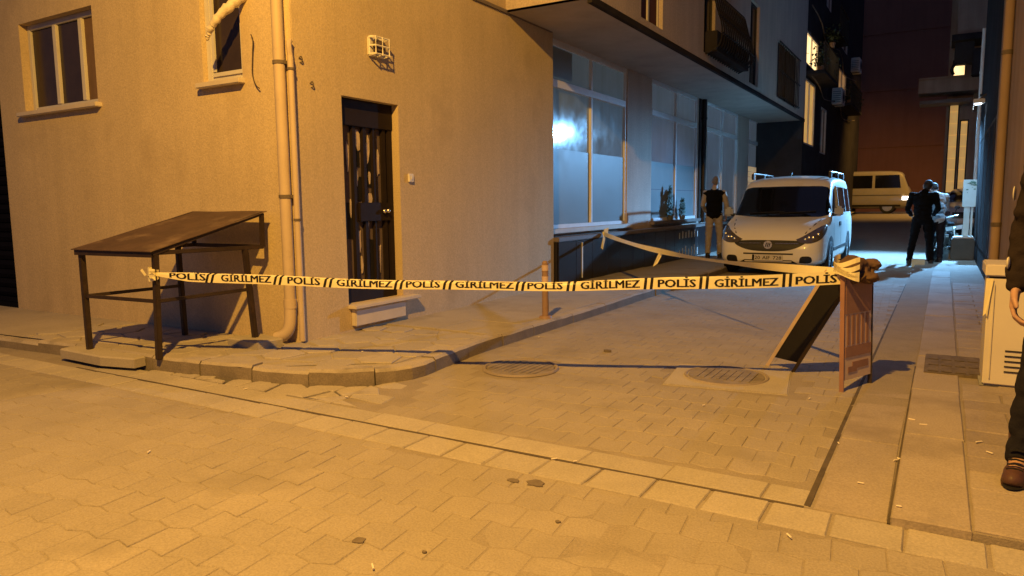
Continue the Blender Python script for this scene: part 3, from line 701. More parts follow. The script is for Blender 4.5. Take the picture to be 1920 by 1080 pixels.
# potted plants behind the second window film
for yy, h_, lab in ((15.0, .62, 'taller bushy potted plant on the sill of the second shop window'), (15.85, .36, 'shorter potted plant on the sill of the second shop window')):
    t = thing('potted_plant', (-5.02, yy, .96), lab, 'plant'); rr = random.Random(int(yy * 10))
    MB().tube([(-5.02, yy, .96), (-5.02, yy, 1.06)], [.055, .075], 10).build('pot', 'mossy', t)
    mm = MB()
    for k in range(420):
        z = 1.05 + h_ * rr.random(); rad = .2 * (1 - (z - 1.0) / (h_ + .15)); a = rr.uniform(0, 6.28)
        p = V((-5.02 + rad * .3 * math.cos(a), yy + rad * math.sin(a) * rr.random() ** .5, z)); d_ = V((rr.uniform(-.3, .3), rr.uniform(-1, 1), rr.uniform(-.2, 1))).normalized() * .06; e_ = d_.cross(V((1, 0, .2))).normalized() * .018
        mm.add([p, p + d_ * .5 + e_, p + d_, p + d_ * .5 - e_], [(0, 1, 2, 3)])
    mm.build('leaves', 'plantg', t, fix=False)

# ================================================================== BUILDINGS FURTHER DOWN THE ALLEY
LB = thing('dark_building', (-3.9, 31, 0), 'unlit dark building on the left past the shops with lit balcony windows', 'building')
XL = -3.8
LW = [(23.9, 26.3, 5.5, 6.5, 'litw'), (23.9, 26.0, 3.1, 5.1, 'lit'), (27.2, 28.8, 5.6, 6.8, 'glass'), (27.2, 28.8, 3.0, 4.6, 'glass'), (31.6, 34.2, 5.4, 6.6, 'litd'), (31.6, 34.2, 7.4, 8.4, 'glass'), (24, 26, 7.8, 9.2, 'glass'), (27.5, 29, 8, 9.4, 'glass')]
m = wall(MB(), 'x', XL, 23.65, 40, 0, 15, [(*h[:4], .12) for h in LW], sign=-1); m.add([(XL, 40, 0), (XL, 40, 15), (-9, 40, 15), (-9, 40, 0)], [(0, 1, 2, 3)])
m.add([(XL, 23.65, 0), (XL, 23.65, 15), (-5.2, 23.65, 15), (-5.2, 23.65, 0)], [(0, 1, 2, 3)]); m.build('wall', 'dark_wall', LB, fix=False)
for a, b, c, d, mm in LW:
    wo = MB().box((XL - .1, a, c), (XL - .03, a + .06, d)).box((XL - .1, b - .06, c), (XL - .03, b, d)).box((XL - .1, a, d - .06), (XL - .03, b, d)).box((XL - .1, (a + b) / 2 - .03, c), (XL - .03, (a + b) / 2 + .03, d - .06)).box((XL - .1, a + .06, c), (XL - .03, b - .06, c + .06)).build('window', 'frame', LB)
    MB().box((XL - .09, a + .05, c + .05), (XL - .08, b - .05, d - .05)).build('pane', mm, wo)
for y0, y1, z in ((23.8, 27.0, 5.25), (31.0, 35, 5.1), (27.0, 29.4, 7.0)):
    MB().box((XL, y0, z - .1), (XL + .55, y1, z)).build('balcony_slab', 'dark_wall', LB)
    n = int((y1 - y0) / .16)
    for k in range(n + 1): MB().beam((XL + .52, y0 + (y1 - y0) * k / n, z), (XL + .52, y0 + (y1 - y0) * k / n, z + .8), .018).build('baluster', 'iron', LB)
    MB().beam((XL + .52, y0, z + .82), (XL + .52, y1, z + .82), .04).build('handrail', 'iron', LB)
for k, (y, z) in enumerate(((24.3, 5.28), (26.3, 5.28), (26.7, 6.4), (32, 5.15), (34.3, 5.15))):
    t = thing('balcony_plant', (XL + .35, y, z), ['dark leafy plant on the near end of the lit balcony', 'dark leafy plant in the middle of the lit balcony', 'dark plant trailing over the lit balcony window', 'plant on the dim far balcony, nearer end', 'plant on the dim far balcony, farther end'][k], 'plant')
    mm = MB(); rr = random.Random(k); MB().tube([(XL + .35, y, z), (XL + .35, y, z + .16)], [.07, .1], 8).build('pot', 'bolred', t)
    for q in range(130):
        p = V((XL + .35 + rr.gauss(0, .12), y + rr.gauss(0, .22), z + .15 + abs(rr.gauss(0, .28)))); d_ = V((rr.uniform(-1, 1), rr.uniform(-1, 1), rr.uniform(-.6, 1))).normalized() * .12; e_ = d_.cross(V((.3, .2, 1))).normalized() * .035
        mm.add([p, p + d_ * .5 + e_, p + d_, p + d_ * .5 - e_], [(0, 1, 2, 3)])
    mm.build('leaves', 'leaf', t, fix=False)
for y, z, lab in ((29.6, 4.9, 'dusty air conditioner on the dark building between its lit and dim windows'), (35.2, 6.9, 'farthest air conditioner, high on the dark building above the minibus')): ac((XL + .02, y, z), lab, .35, .9, .6)
for k, (y0, z0, y1, z1, lab) in enumerate(((24, 7.2, 36, 6.6, 'upper sagging cable along the dark building front'), (24, 5.2, 36, 4.9, 'lower sagging cable along the dark building front'))):
    tag(MB().tube([(XL + .1 + .08 * math.sin(q * .9), y0 + (y1 - y0) * q / 16, z0 + (z1 - z0) * q / 16 - .5 * math.sin(math.pi * (q % 8) / 8) * .5) for q in range(17)], .02, 5).build('wall_cable', 'rust', base=(XL, y0, z0)), lab, 'cable')
EB = thing('end_building', (-2, 46, .7), 'tall dark reddish brown wall closing the end of the alley', 'building')
MB().box((-12, 46, .5), (12, 52, 18)).build('wall', 'plaster_far', EB)
for z in (4.3, 7.4, 10.5): MB().box((-12, 45.96, z), (12, 46, z + .18)).build('floor_band', 'plaster_far', EB)
# right hand far building with shop front
RB = thing('corner_shop_building', (3, 30, .4), 'dark building on the far right with yellow lit shop front and balconies', 'building')
YB = 30
RW = [(-.02, .30, 1.6, 4.75, 'lit'), (.33, .60, 1.6, 4.1, 'lit'), (.02, .42, 5.55, 6.15, 'litw'), (2, 3, 5.4, 6.8, 'glass')]
m = wall(MB(), 'y', YB, -.1, 9, 0, 14, [(*h[:4], .08) for h in RW], sign=1); m.add([(-.1, YB, 0), (-.1, YB, 14), (-.1, 33, 14), (-.1, 33, 0)], [(0, 1, 2, 3)]); m.build('wall', 'plaster_right', RB, fix=False)
for a, b, c, d, mm in RW:
    wo = MB().box((a, YB + .01, d - .05), (b, YB + .06, d)).box((a, YB + .01, c), (a + .04, YB + .06, d - .05)).box((b - .04, YB + .01, c), (b, YB + .06, d - .05)).build('window', 'vblack', RB)
    MB().box((a + .03, YB + .05, c), (b - .03, YB + .058, d - .04)).build('pane', mm, wo)
    if mm == 'lit':
        k = 0
        while c + k * .4 < d - .3: MB().box((a + .04, YB + .035, c + k * .4), (b - .04, YB + .048, c + k * .4 + .375)).build('shutter_slat', 'slat', wo); k += 1
MB().box((-.95, 28.9, 4.95), (.9, YB, 5.4)).build('balcony', 'plaster_right', RB)
MB().box((-.95, 28.85, 5.4), (.9, 28.9, 5.46)).build('handrail', 'plaster_right', RB)
MB().box((-.9, 29.0, 4.6), (.6, YB, 4.72)).build('canopy', 'ledge', RB)
MB().box((-.05, 28.6, 6.55), (1.3, YB, 6.75)).build('upper_balcony', 'dark_wall', RB)
MB().box((.1, 28.9, 6.76), (1.3, YB, 9)).build('upper_balcony_wall', 'plaster_right', RB)
t = thing('satellite_clutter', (.6, 28.5, 5.5), 'dark cluster of air conditioner boxes and ducts under the upper right balcony', 'air conditioner')
MB().box((.05, 28.4, 5.75), (.6, 28.8, 6.45)).build('casing', 'vblack', t, bevel=.03); MB().box((.55, 28.3, 5.35), (1.1, 28.8, 6.2)).build('duct', 'dark_wall', t, bevel=.03)
MB().tube(smooth_path([(.1, 28.4, 5.8), (.0, 28.4, 5.6), (.05, 28.5, 5.45)], 4), .05, 8).build('hose', 'vblack', t)
# right hand near building
RN = thing('tan_building', (1.5, 13, 0), 'tan plastered building along the right pavement with dark shop front beyond its drainpipe', 'building')
m = MB().box((.6, 7.2, 0), (4, 12.0, 9)); m.build('wall', 'plaster_right', RN)
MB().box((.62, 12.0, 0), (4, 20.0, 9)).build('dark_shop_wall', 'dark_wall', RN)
MB().box((.56, 11.7, 0), (.60, 12.02, 9)).build('pilaster', 'plaster_right', RN)
for k in range(5):
    wo = MB().box((.617, 12.2 + k * 1.5, .4), (.63, 12.26 + k * 1.5, 2.6)).box((.617, 12.26 + k * 1.5, 2.55), (.63, 13.6 + k * 1.5, 2.6)).build('shop_door', 'iron', RN)
    MB().box((.615, 12.28 + k * 1.5, .42), (.625, 13.58 + k * 1.5, 2.54)).build('pane', 'dark_wall', wo)
t = thing('drainpipe', (.55, 10.6, 0), 'brown drainpipe on the tan wall at the right', 'pipe')
MB().tube([(.545, 10.4, 9), (.545, 10.4, .1)], .05, 12).build('pipe', 'plaster_right', t)
for z in (1, 3, 5): MB().tube([(.545, 10.4, z), (.545, 10.4, z + .05)], .057, 12).build('bracket', 'rust', t)
t = thing('drainpipe', (.55, 20.3, 0), 'white drainpipe lit bluish at the end of the right building', 'pipe')
MB().tube([(.60, 20.12, 5.2), (.60, 20.12, 1.6)], .045, 10).build('pipe', 'white', t)
for z in (2.2, 4.2): MB().tube([(.60, 20.12, z), (.60, 20.12, z + .05)], .053, 10).build('bracket', 'white', t)
t = thing('wall_lamp', (.6, 17.5, 3.25), 'small white led lamp on the dark wall above the notice board', 'lamp')
MB().box((.40, 17.42, 3.24), (.60, 17.58, 3.33)).build('housing', 'white', t, bevel=.01); MB().box((.43, 17.43, 3.225), (.54, 17.57, 3.239)).build('lens', 'led', t)
MB().beam((.52, 17.5, 3.33), (.619, 17.5, 3.42), .03).build('bracket', 'iron', t)
# floodlight housing on the end of the right building
t = thing('floodlight', (.5, 20.6, 3.55), 'dark hooded floodlight seen from behind at the end of the right building', 'floodlight')
MB().box((.50, 20.38, 3.42), (.68, 20.85, 3.75)).build('housing', 'vblack', t, bevel=.01)
MB().box((.475, 20.30, 3.38), (.68, 20.33, 3.8)).build('visor', 'vblack', t)
MB().box((.485, 20.42, 3.47), (.497, 20.8, 3.7)).build('lens', 'led', t)
MB().beam((.6, 20.35, 3.7), (.6, 19.95, 3.7), .04).build('bracket', 'iron', t)

# ================================================================== STREET LAMPS (out of frame, they light the scene)
def street_lamp(L_, foot, lab):
    t = thing('street_lamp', (*foot, 0), lab, 'street lamp', 'sodium street lamps'); f = V((*foot, rise(foot[1]))); top = V((foot[0], foot[1], L_.z + .25))
    MB().tube([f, f + V((0, 0, 1.2)), top], [.09, .075, .05], 12).build('pole', 'iron', t)
    MB().tube(smooth_path([top - V((0, 0, .05)), top.lerp(V((L_.x, L_.y, L_.z + .34)), .4) + V((0, 0, .08)), V((L_.x, L_.y, L_.z + .3))], 5), .035, 8).build('arm', 'iron', t)
    MB().box((L_.x - .16, L_.y - .3, L_.z + .14), (L_.x + .16, L_.y + .3, L_.z + .3)).build('luminaire', 'cab', t, bevel=.04)
street_lamp(LAMP, (-1.7, -2.6), 'tall street lamp with orange light behind the viewpoint')
street_lamp(FAR_LAMP, (2.6, 34.7), 'distant street lamp with orange light at the end of the alley')

# ================================================================== METAL STALL FRAME
tb = thing('sheet_roof_stand', (-5.85, 3.9, .1), 'brown steel frame stand with sloping sheet metal top against the beige wall', 'stand')
FLp, FRp = V((-6.33, 3.41, .1)), V((-5.43, 3.47, .1)); FLt, FRt = V((-6.34, 3.41, .97)), V((-5.39, 3.47, .97))
BRp, BRt = V((-5.21, 4.25, .17)), V((-5.286, 4.25, .965)); BLp, BLt = V((-6.21, 4.25, .11)), V((-6.235, 4.25, .965))
BR, BL = V((-5.257, 4.42, .97)), V((-6.24, 4.43, .97))
for p, q in ((FLp, FLt), (FRp, FRt), (BRp, BRt), (BLp, BLt)): MB().beam(p, q, .044, .044, (0, 1, 0)).build('leg', 'dmetal', tb, bevel=.004)
for p, q in ((FLt, FRt), (FRt, BR), (FLt, BL), (BL, BR)): MB().beam(p, q, .034, .034).build('top_rail', 'dmetal', tb, bevel=.003)
for t_ in (.55,):
    a, b = FLp.lerp(FLt, t_), FRp.lerp(FRt, t_); c, d_ = BRp.lerp(BRt, .545), BLp.lerp(BLt, .56)
    for p, q in ((a, b), (b, c), (a, d_)): MB().beam(p, q, .028, .028).build('mid_rail', 'dmetal', tb, bevel=.003)
for p, q in ((BR, BR + V((.008, 0, .30))), (BL, BL + V((0, 0, .30)))): MB().beam(p, q, .034, .034, (0, 1, 0)).build('back_post', 'dmetal', tb, bevel=.003)
a, b, c, d_ = V((-6.40, 3.355, .985)), V((-5.355, 3.41, .985)), V((-5.215, 4.455, 1.29)), V((-6.28, 4.46, 1.29))
m = MB(); N = 10
for i in range(N + 1):
    for j in range(N + 1):
        u, v = i / N, j / N; p = a.lerp(b, u).lerp(d_.lerp(c, u), v); p.z += -.012 * math.sin(math.pi * u) * math.sin(math.pi * v) + .006 * noise.noise(p * 3); m.v.append(p)
k = len(m.v); m.v += [p - V((0, 0, .006)) for p in m.v]
for i in range(N):
    for j in range(N):
        q = i * (N + 1) + j; m.f += [[q, q + N + 1, q + N + 2, q + 1], [k + q, k + q + 1, k + q + N + 2, k + q + N + 1]]
for i in range(N):
    for e in ((i, i + 1), ): 
        q0, q1 = i, i + 1; m.f.append([q0, q1, k + q1, k + q0]); q0, q1 = N * (N + 1) + i, N * (N + 1) + i + 1; m.f.append([q0, k + q0, k + q1, q1])
        q0, q1 = i * (N + 1), (i + 1) * (N + 1); m.f.append([q0, k + q0, k + q1, q1]); q0, q1 = q0 + N, q1 + N; m.f.append([q0, q1, k + q1, k + q0])
m.build('sheet_top', 'tinroof', tb, smooth=True)
MB().beam(a + V((.02, .02, -.025)), b + V((-.02, .02, -.025)), .012, .05).build('front_apron', 'dmetal', tb)
MB().beam(b + V((-.03, .03, -.02)), c + V((-.03, -.03, -.02)), .03, .03).build('rafter', 'dmetal', tb); MB().beam(a + V((.03, .03, -.02)), d_ + V((.03, -.03, -.02)), .03, .03).build('rafter', 'dmetal', tb)
m = MB()
m.v = [b + V((-.012, .02, -.03)), c + V((-.012, -.02, -.03)), BR + V((.03, 0, .02)), FRt + V((.03, 0, .0))]
for poly, lab, zt in ((((-6.6, 3.3), (-5.95, 3.28), (-5.6, 3.36), (-5.62, 3.47), (-6.2, 3.49), (-6.62, 3.44)), 'broad pale broken slab under the front legs of the stand', .112), (((-5.42, 4.12), (-5.0, 4.1), (-4.96, 4.34), (-5.36, 4.42)), 'pale stone slab under the rear leg of the stand', .175)):
    cx = sum(p[0] for p in poly) / len(poly); cy = sum(p[1] for p in poly) / len(poly)
    o = MB().prism(list(poly), .03 if zt < .15 else .1, zt, .012).build('stone_slab', 'border', base=(cx, cy, zt)); tag(o, lab, 'slab')

# ================================================================== A-FRAME BARRIER
sg = thing('barrier_sign', (-.7, 5.7, 0), 'orange and white A-frame road barrier with taped rag on top', 'barrier')
P0, P1 = V((-.55, 5.38, 0)), V((-.40, 5.72, 0)); lean = V((-.022, .0, .80))
def leaf_pt(u, h): return P0.lerp(P1, u) + lean * (h / .8)
nv = V((.915, -.40, .02))
def leaf_panel(u0, u1, h0, h1, th=.012, off=0.): 
    q = [leaf_pt(u0, h0), leaf_pt(u1, h0), leaf_pt(u1, h1), leaf_pt(u0, h1)]; q = [p + nv * off for p in q]
    return MB().add(q + [p + nv * th for p in q], [(0, 1, 2, 3), (7, 6, 5, 4), (0, 4, 5, 1), (1, 5, 6, 2), (2, 6, 7, 3), (3, 7, 4, 0)])
for u in (0, 1): MB().beam(leaf_pt(u, 0), leaf_pt(u, .82), .028, .028, (0, 1, 0)).build('post', 'sorange' if u == 0 else 'dmetal', sg)
leaf_panel(.04, .96, .08, .80).build('panel', 'swhite', sg)
leaf_panel(.05, .95, .545, .79, .004, .013).build('orange_band', 'sorange', sg)
leaf_panel(.05, .95, .24, .315, .004, .013).build('orange_band', 'sorange', sg)
for k in range(5): leaf_panel(.1 + k * .165, .1 + k * .165 + .085, .325, .535, .004, .013).build('stripe', 'sorange', sg)
leaf_panel(.3, .85, .15, .2, .003, .013).build('orange_band', 'sorange', sg); leaf_panel(.15, .45, .13, .17, .003, .0132).build('orange_band', 'sorange', sg)
F1, F2 = V((-.95, 5.86, 0)), V((-1.17, 6.0, 0)); T1, T2 = V((-.50, 5.46, .83)), V((-.70, 5.62, .83))
for p, q in ((F1, T1), (F2, T2)): MB().beam(p, q, .026, .026, (0, 1, 0)).build('post', 'swhite' if p is F2 else 'dmetal', sg)
q = [F1.lerp(T1, .10), F2.lerp(T2, .10), F2.lerp(T2, .97), F1.lerp(T1, .97)]; n2 = (q[1] - q[0]).cross(q[3] - q[0]).normalized() * .012
MB().add(q + [p + n2 for p in q], [(0, 1, 2, 3), (7, 6, 5, 4), (0, 4, 5, 1), (1, 5, 6, 2), (2, 6, 7, 3), (3, 7, 4, 0)]).build('back_panel', 'sdark', sg)
MB().beam(leaf_pt(0, .81), T1, .03).beam(leaf_pt(1, .81), T2 + V((.18, .1, 0)), .03).build('hinge', 'dmetal', sg)
# rag bundle on top
mb = MB(); rr = random.Random(11)
for k in range(16):
    p = V((-.50, 5.52, .845)) + V((rr.uniform(-.06, .08), rr.uniform(-.08, .14), rr.uniform(-.06, .05))); mb.ell(p, (rr.uniform(.05, .08), rr.uniform(.05, .08), rr.uniform(.035, .06)), 6)
rag = thing('rag_bundle', (-.5, 5.5, .8), 'brown crumpled rag bundle lying on top of the road barrier', 'rag')
o = mesh_obj(remesh(mb, .010, 6, .012, 22), 'cloth', 'rag', rag); o.location = -V(rag.location)

# ================================================================== POLICE TAPE
def ribbon(name, path, width, fold, label, N=90, thick=.0008, side=None):
    """path(u) -> centre, upv(u) -> unit width direction; fold(u) -> share of the width that leans back"""
    t = thing(name, path(.5)[0], label, 'tape')
    def pt(u, v, off=0.):
        c, out, wf = path(u); wd = width * wf; fz = fold(u); h = (v - .5)
        if v <= fz: p = c + V((0, 0, 1)) * h * wd
        else: p = c + V((0, 0, 1)) * (fz - .5) * wd + (V((0, 0, .32)) - out * .95) * (v - fz) * wd
        nn = out if v <= fz else (out * .32 + V((0, 0, .95)))
        return p + nn * off
    return t, pt
A, B = V((-5.40, 3.44, .81)), V((-.575, 5.40, .795))
outv = V((B.y - A.y, -(B.x - A.x), 0)).normalized()
def path1(u):
    c = A.lerp(B, u); c.z -= .26 * u * (1 - u) + .004 * math.sin(u * 23); c += outv * .004 * math.sin(u * 31)
    return c, outv, .35 + .65 * min(1, u / .06)
fold1 = lambda u: min(1.2, .60 + .08 * math.sin(u * 9) + max(0, u - .62) * 1.4)
tp, pt1 = ribbon('police_tape', path1, .091, fold1, 'long cream POLIS GIRILMEZ barrier tape stretched from the brown stand to the orange barrier', )
m = MB(); N, K = 120, 7
for i in range(N + 1):
    for j in range(K): m.v.append(pt1(i / N, j / (K - 1), .0011 * noise.noise(V((i * .35, j * .6, 1)))))
for i in range(N):
    for j in range(K - 1): a = i * K + j; m.f.append([a, a + K, a + K + 1, a + 1])
m.build('ribbon', 'tape', tp, smooth=True, fix=False)
words = [('POLİS', .030, .088), ('GİRİLMEZ', .1139, .1936), ('POLİS', .2206, .2707), ('GİRİLMEZ', .2971, .3809), ('POLİS', .4025, .4525), ('GİRİLMEZ', .476, .5595), ('POLİS', .58, .629), ('GİRİLMEZ', .655, .7356), ('POLİS', .7608, .8107), ('GİRİLMEZ', .836, .9183), ('POLİS', .9414, .9924)]
TXT = {w_: text_mesh(w_, 1, .034) for w_ in ('POLİS', 'GİRİLMEZ')}
for w_, u0, u1 in words:
    vs_, fs_, x0, x1 = TXT[w_]; m = MB(); capf = .80
    m.v = [pt1(u0 + (u1 - u0) * (v.x - x0) / (x1 - x0), min(.98, .16 + v.y / .93 * .80), .0022 + v.z) for v in vs_]; m.f = [list(f) for f in fs_]
    m.build('lettering', 'ink', tp, fix=False, smooth=False)
for u in (.0961, .2052, .2838, .3913, .4643, .5694, .6417, .7479, .8219, .93):
    for du in (-.0042, .0042):
        sl = .006 * max(0, 1 - u * .95); m = MB()
        for j in range(7):
            v = .0 + j / 6
            for e in (-.0019, .0019): m.v.append(pt1(u + du + e + sl * (v - .5), v, .002))
            if j: k = 2 * j; m.f.append([k - 2, k - 1, k + 1, k])
        m.build('stripe', 'ink', tp, fix=False)
# knot round the stand leg
m = MB()
for k in range(3):
    pts = [V((-5.40 + .042 * math.cos(a * .6), 3.452 + .042 * math.sin(a * .6), .775 + k * .028 + .012 * math.sin(a * .6 + k * 2))) for a in range(11)]
    for i in range(len(pts)):
        m.v += [pts[i] - V((0, 0, .017)), pts[i] + V((0, 0, .017))]
    q = len(m.v) - 22
    for i in range(10): m.f.append([q + 2 * i, q + 2 * i + 2, q + 2 * i + 3, q + 2 * i + 1])
m.add([(-5.41, 3.40, .80), (-5.44, 3.385, .85), (-5.46, 3.38, .835), (-5.43, 3.395, .79)], [(0, 1, 2, 3)]).add([(-5.38, 3.395, .80), (-5.33, 3.395, .82), (-5.31, 3.41, .80), (-5.37, 3.4, .77)], [(0, 1, 2, 3)])
m.build('knot', 'tape', tp, fix=False)
# loops round the rag
m = MB()
for k in range(4):
    dz = k * .03; q = len(m.v)
    for a in range(13):
        th = math.pi * (.75 + a / 12 * .95); p = V((-.53 + .11 * math.cos(th), 5.44 + .13 * math.sin(th), .82 + dz + .025 * math.sin(th * 2 + k))); m.v += [p - V((0, 0, .017)), p + V((0, 0, .017))]
    for i in range(12): m.f.append([q + 2 * i, q + 2 * i + 2, q + 2 * i + 3, q + 2 * i + 1])
m.build('loop', 'tape', tp, fix=False)
# second tape: shop plinth to barrier
A2, B2 = V((-4.84, 11.07, .83)), V((-.62, 5.5, .83)); out2 = V((B2.y - A2.y, -(B2.x - A2.x), 0)).normalized() * -1
def path2(u):
    c = A2.lerp(B2, u); c.z -= .42 * u * (1 - u); return c, out2, 1
tp2, pt2 = ribbon('police_tape', path2, .055, lambda u: .55, 'slack narrow looking barrier tape from the black plinth past the van to the barrier')
m = MB(); N = 60
for i in range(N + 1):
    tw = 1.2 * math.sin(i / N * 7)
    c = path2(i / N)[0]; wv = (V((0, 0, math.cos(tw) * .8 + .3)) + out2 * math.sin(tw)) * .03; m.v += [c - wv, c, c + wv]
for i in range(N):
    for j in range(2): a = i * 3 + j; m.f.append([a, a + 3, a + 4, a + 1])
m.build('ribbon', 'tape', tp2, fix=False, smooth=True)
m = MB().add([(-4.835, 11.02, .86), (-4.80, 11.08, .87), (-4.82, 11.02, .78), (-4.835, 10.96, .6), (-4.81, 10.99, .57), (-4.80, 11.06, .74)], [(0, 1, 5, 2), (2, 5, 4, 3)]).add([(-4.83, 11.05, .80), (-4.79, 11.15, .83), (-4.80, 11.2, .93), (-4.84, 11.1, .9)], [(0, 1, 2, 3)])
p = path2(.43)[0]; m.add([p, p + V((.05, .02, .0)), p + V((-.03, .0, -.16)), p + V((-.09, 0, -.2)), p + V((-.06, -.01, -.13))], [(0, 1, 2, 3, 4)])
m.build('loose_end', 'tape', tp2, fix=False)

# ================================================================== MANHOLES, GRATE, LITTER, BOLLARD, CABINET
mh = thing('manhole_cover', (-2.88, 4.94, 0), 'round dull manhole cover nearest the pavement kerb', 'manhole cover')
MB().disc((-2.88, 4.94, .0), .275, .03, 36).build('cover', 'dusty', mh); MB().tube([(-2.88 + .295 * math.cos(a * .1745), 4.94 + .295 * math.sin(a * .1745), .005) for a in range(37)], .016, 6, False).build('rim', 'wornstone', mh)
m = MB()
for k in range(9): m.box((-2.88 - .22 + k * .052, 4.94 - .16 - .05 * (1 - abs(k - 4) / 4), .014), (-2.88 - .20 + k * .052, 4.94 + .16 + .05 * (1 - abs(k - 4) / 4), .019))
m.build('tread', 'dusty', mh)
mh = thing('manhole_cover', (-1.33, 5.4, 0), 'round manhole cover set in a square concrete frame beside the barrier', 'manhole cover')
rot = Matrix.Translation((-1.33, 5.4, 0)) @ Matrix.Rotation(R(8), 4, 'Z')
MB().box((-.43, -.36, -.02), (.43, .36, .010), rot).build('frame', 'border', mh, bevel=.008)
MB().disc((-1.36, 5.44, .008), .28, .016, 36).build('cover', 'dusty', mh); MB().tube([(-1.36 + .3 * math.cos(a * .1745), 5.44 + .3 * math.sin(a * .1745), .009) for a in range(37)], .012, 6, False).build('rim', 'wornstone', mh)
m = MB()
for k in range(8): m.box((-1.36 - .2 + k * .055, 5.28, .016), (-1.36 - .18 + k * .055, 5.6, .021))
m.build('tread', 'dusty', mh)
dg_ = thing('drain_grate', (.12, 6.5, .05), 'rectangular metal drain cover in the right pavement by the cabinet', 'drain cover')
MB().box((-.07, 6.08, .03), (.31, 6.82, .055)).build('frame', 'rust', dg_, bevel=.006)
for k in range(4):
    for j in range(3): MB().box((-.045 + k * .088, 6.12 + j * .235, .056), (-.045 + k * .088 + .07, 6.12 + j * .235 + .2, .0605)).build('tread_plate', 'rust', dg_, bevel=.002)
spots = [(-.71, 5.06), (-.43, 4.17), (-.27, 3.61), (-.10, 4.7), (-.04, 4.62), (-.145, 4.03), (-.135, 4.06), (.22, 4.42), (.26, 4.25), (-.46, 2.88), (-.1, 3.3), (-1.73, 1.88), (-3.64, 2.23), (-3.49, 3.59), (-1.28, 4.56), (-3.4, 6.2), (-4.11, 4.43), (-1.67, 3.2), (-1.56, 3.22), (-4.3, 3.4)]
labs = ['cigarette butt on the pavers just in front of the barrier', 'cigarette butt across the first gutter joint', 'large cigarette butt in the middle of the right gutter slab', 'left one of two butts on the far right kerb slab', 'right one of two butts on the far right kerb slab', 'upper of two butts touching on the gutter and kerb joint', 'lower of two butts touching on the gutter and kerb joint', 'butt on the dark worn paving below the cabinet', 'butt on the worn paving beside the brown boot', 'pale speck of litter in the lower right street pavers', 'butt lying on the front end of the kerb slab', 'white scrap at the bottom of the street pavers', 'white speck alone on the left street paving', 'white speck at the corner of kerb and border', 'butt between the border and the square manhole', 'white scrap along the alley kerb before the bollard', 'white scrap on the flagstones near the door', 'left one of two specks on the dark border joint', 'right one of two specks on the dark border joint', 'white speck among the broken corner stones']
for (x, y), lab in zip(spots, labs):
    z = (.052 if x > -.13 and y > 3.2 else .118 if (x, y) == (-4.11, 4.43) else .012); a = rng.uniform(0, 3.1); L_ = rng.uniform(.008, .022)
    d_ = V((math.cos(a), math.sin(a), 0)) * L_; o = MB().tube([V((x, y, z)) - d_, V((x, y, z)) + d_], .0037, 6).build('cigarette_butt', 'butt', base=(x, y, z)); tag(o, lab, 'litter', 'cigarette butts and scraps on the ground')
for (x, y, r_, h_), lab in zip(((-1.71, 2.86, .03, .0015), (-1.6, 2.88, .045, .0015), (-2.52, 5.87, .03, .02), (-1.93, 2.02, .03, .002), (-1.64, 2.07, .009, .006), (-1.32, 2.56, .012, .003)), ('round dark gum spot beside the border slabs', 'wide dark oil spot beside the border slabs', 'small dark lump lying alone on the alley paving', 'faint round spot on the lower street pavers', 'tiny black pebble on the lower street pavers', 'tiny dark speck on the pavers right of the gum spot')):
    poly = [(x + r_ * (1 + .3 * rng.uniform(-1, 1)) * math.cos(k * .52), y + r_ * .8 * (1 + .3 * rng.uniform(-1, 1)) * math.sin(k * .52)) for k in range(12)]
    o = MB().prism(poly, .0, .0055 + h_, min(.003, h_ / 2)).build('dark_spot', 'gum', base=(x, y, 0)); tag(o, lab, 'spot')
bo = thing('bollard', (-3.62, 6.75, .11), 'faded red plastic bollard with pale bands on the alley kerb', 'bollard')
MB().tube([(-3.62, 6.75, .11), (-3.62, 6.75, .70)], [.036, .034], 14).ell((-3.62, 6.75, .70), (.034, .034, .028), 7).build('post', 'bolred', bo)
for z in (.62, .50): MB().tube([(-3.62, 6.75, z), (-3.62, 6.75, z + .06)], .0385, 14).build('reflective_band', 'bolwhite', bo)
MB().tube([(-3.62, 6.75, .108), (-3.62, 6.75, .135)], [.075, .06], 14).build('foot', 'bolred', bo)
cab = thing('electrical_cabinet', (.6, 6.0, .045), 'cream electrical cabinet with vent slots behind the policeman', 'cabinet')
MB().box((.285, 5.85, .055), (.86, 6.3, .79)).build('body', 'cab', cab, bevel=.008)
MB().box((.265, 5.83, .805), (.88, 6.32, .885)).build('lid', 'cab', cab, bevel=.008)
MB().box((.29, 5.856, .79), (.855, 6.29, .806)).build('lid_gap', 'vblack', cab)
for k in range(5): MB().box((.405, 5.842, .15 + k * .036), (.56, 5.849, .158 + k * .036)).build('vent_slot', 'vblack', cab)
MB().box((.32, 5.836, .1), (.325, 5.848, .75)).build('door_edge', 'cab', cab)
MB().box((.27, 5.87, .04), (.87, 6.31, .056)).build('plinth', 'concrete', cab)
m = MB().add([(.272, 5.832, .79), (.315, 5.832, .79), (.30, 5.828, .66), (.29, 5.83, .52), (.28, 5.826, .55), (.265, 5.83, .53)], [(0, 1, 2, 3, 4, 5)]); m.build('torn_sticker', 'tape', cab, fix=False)

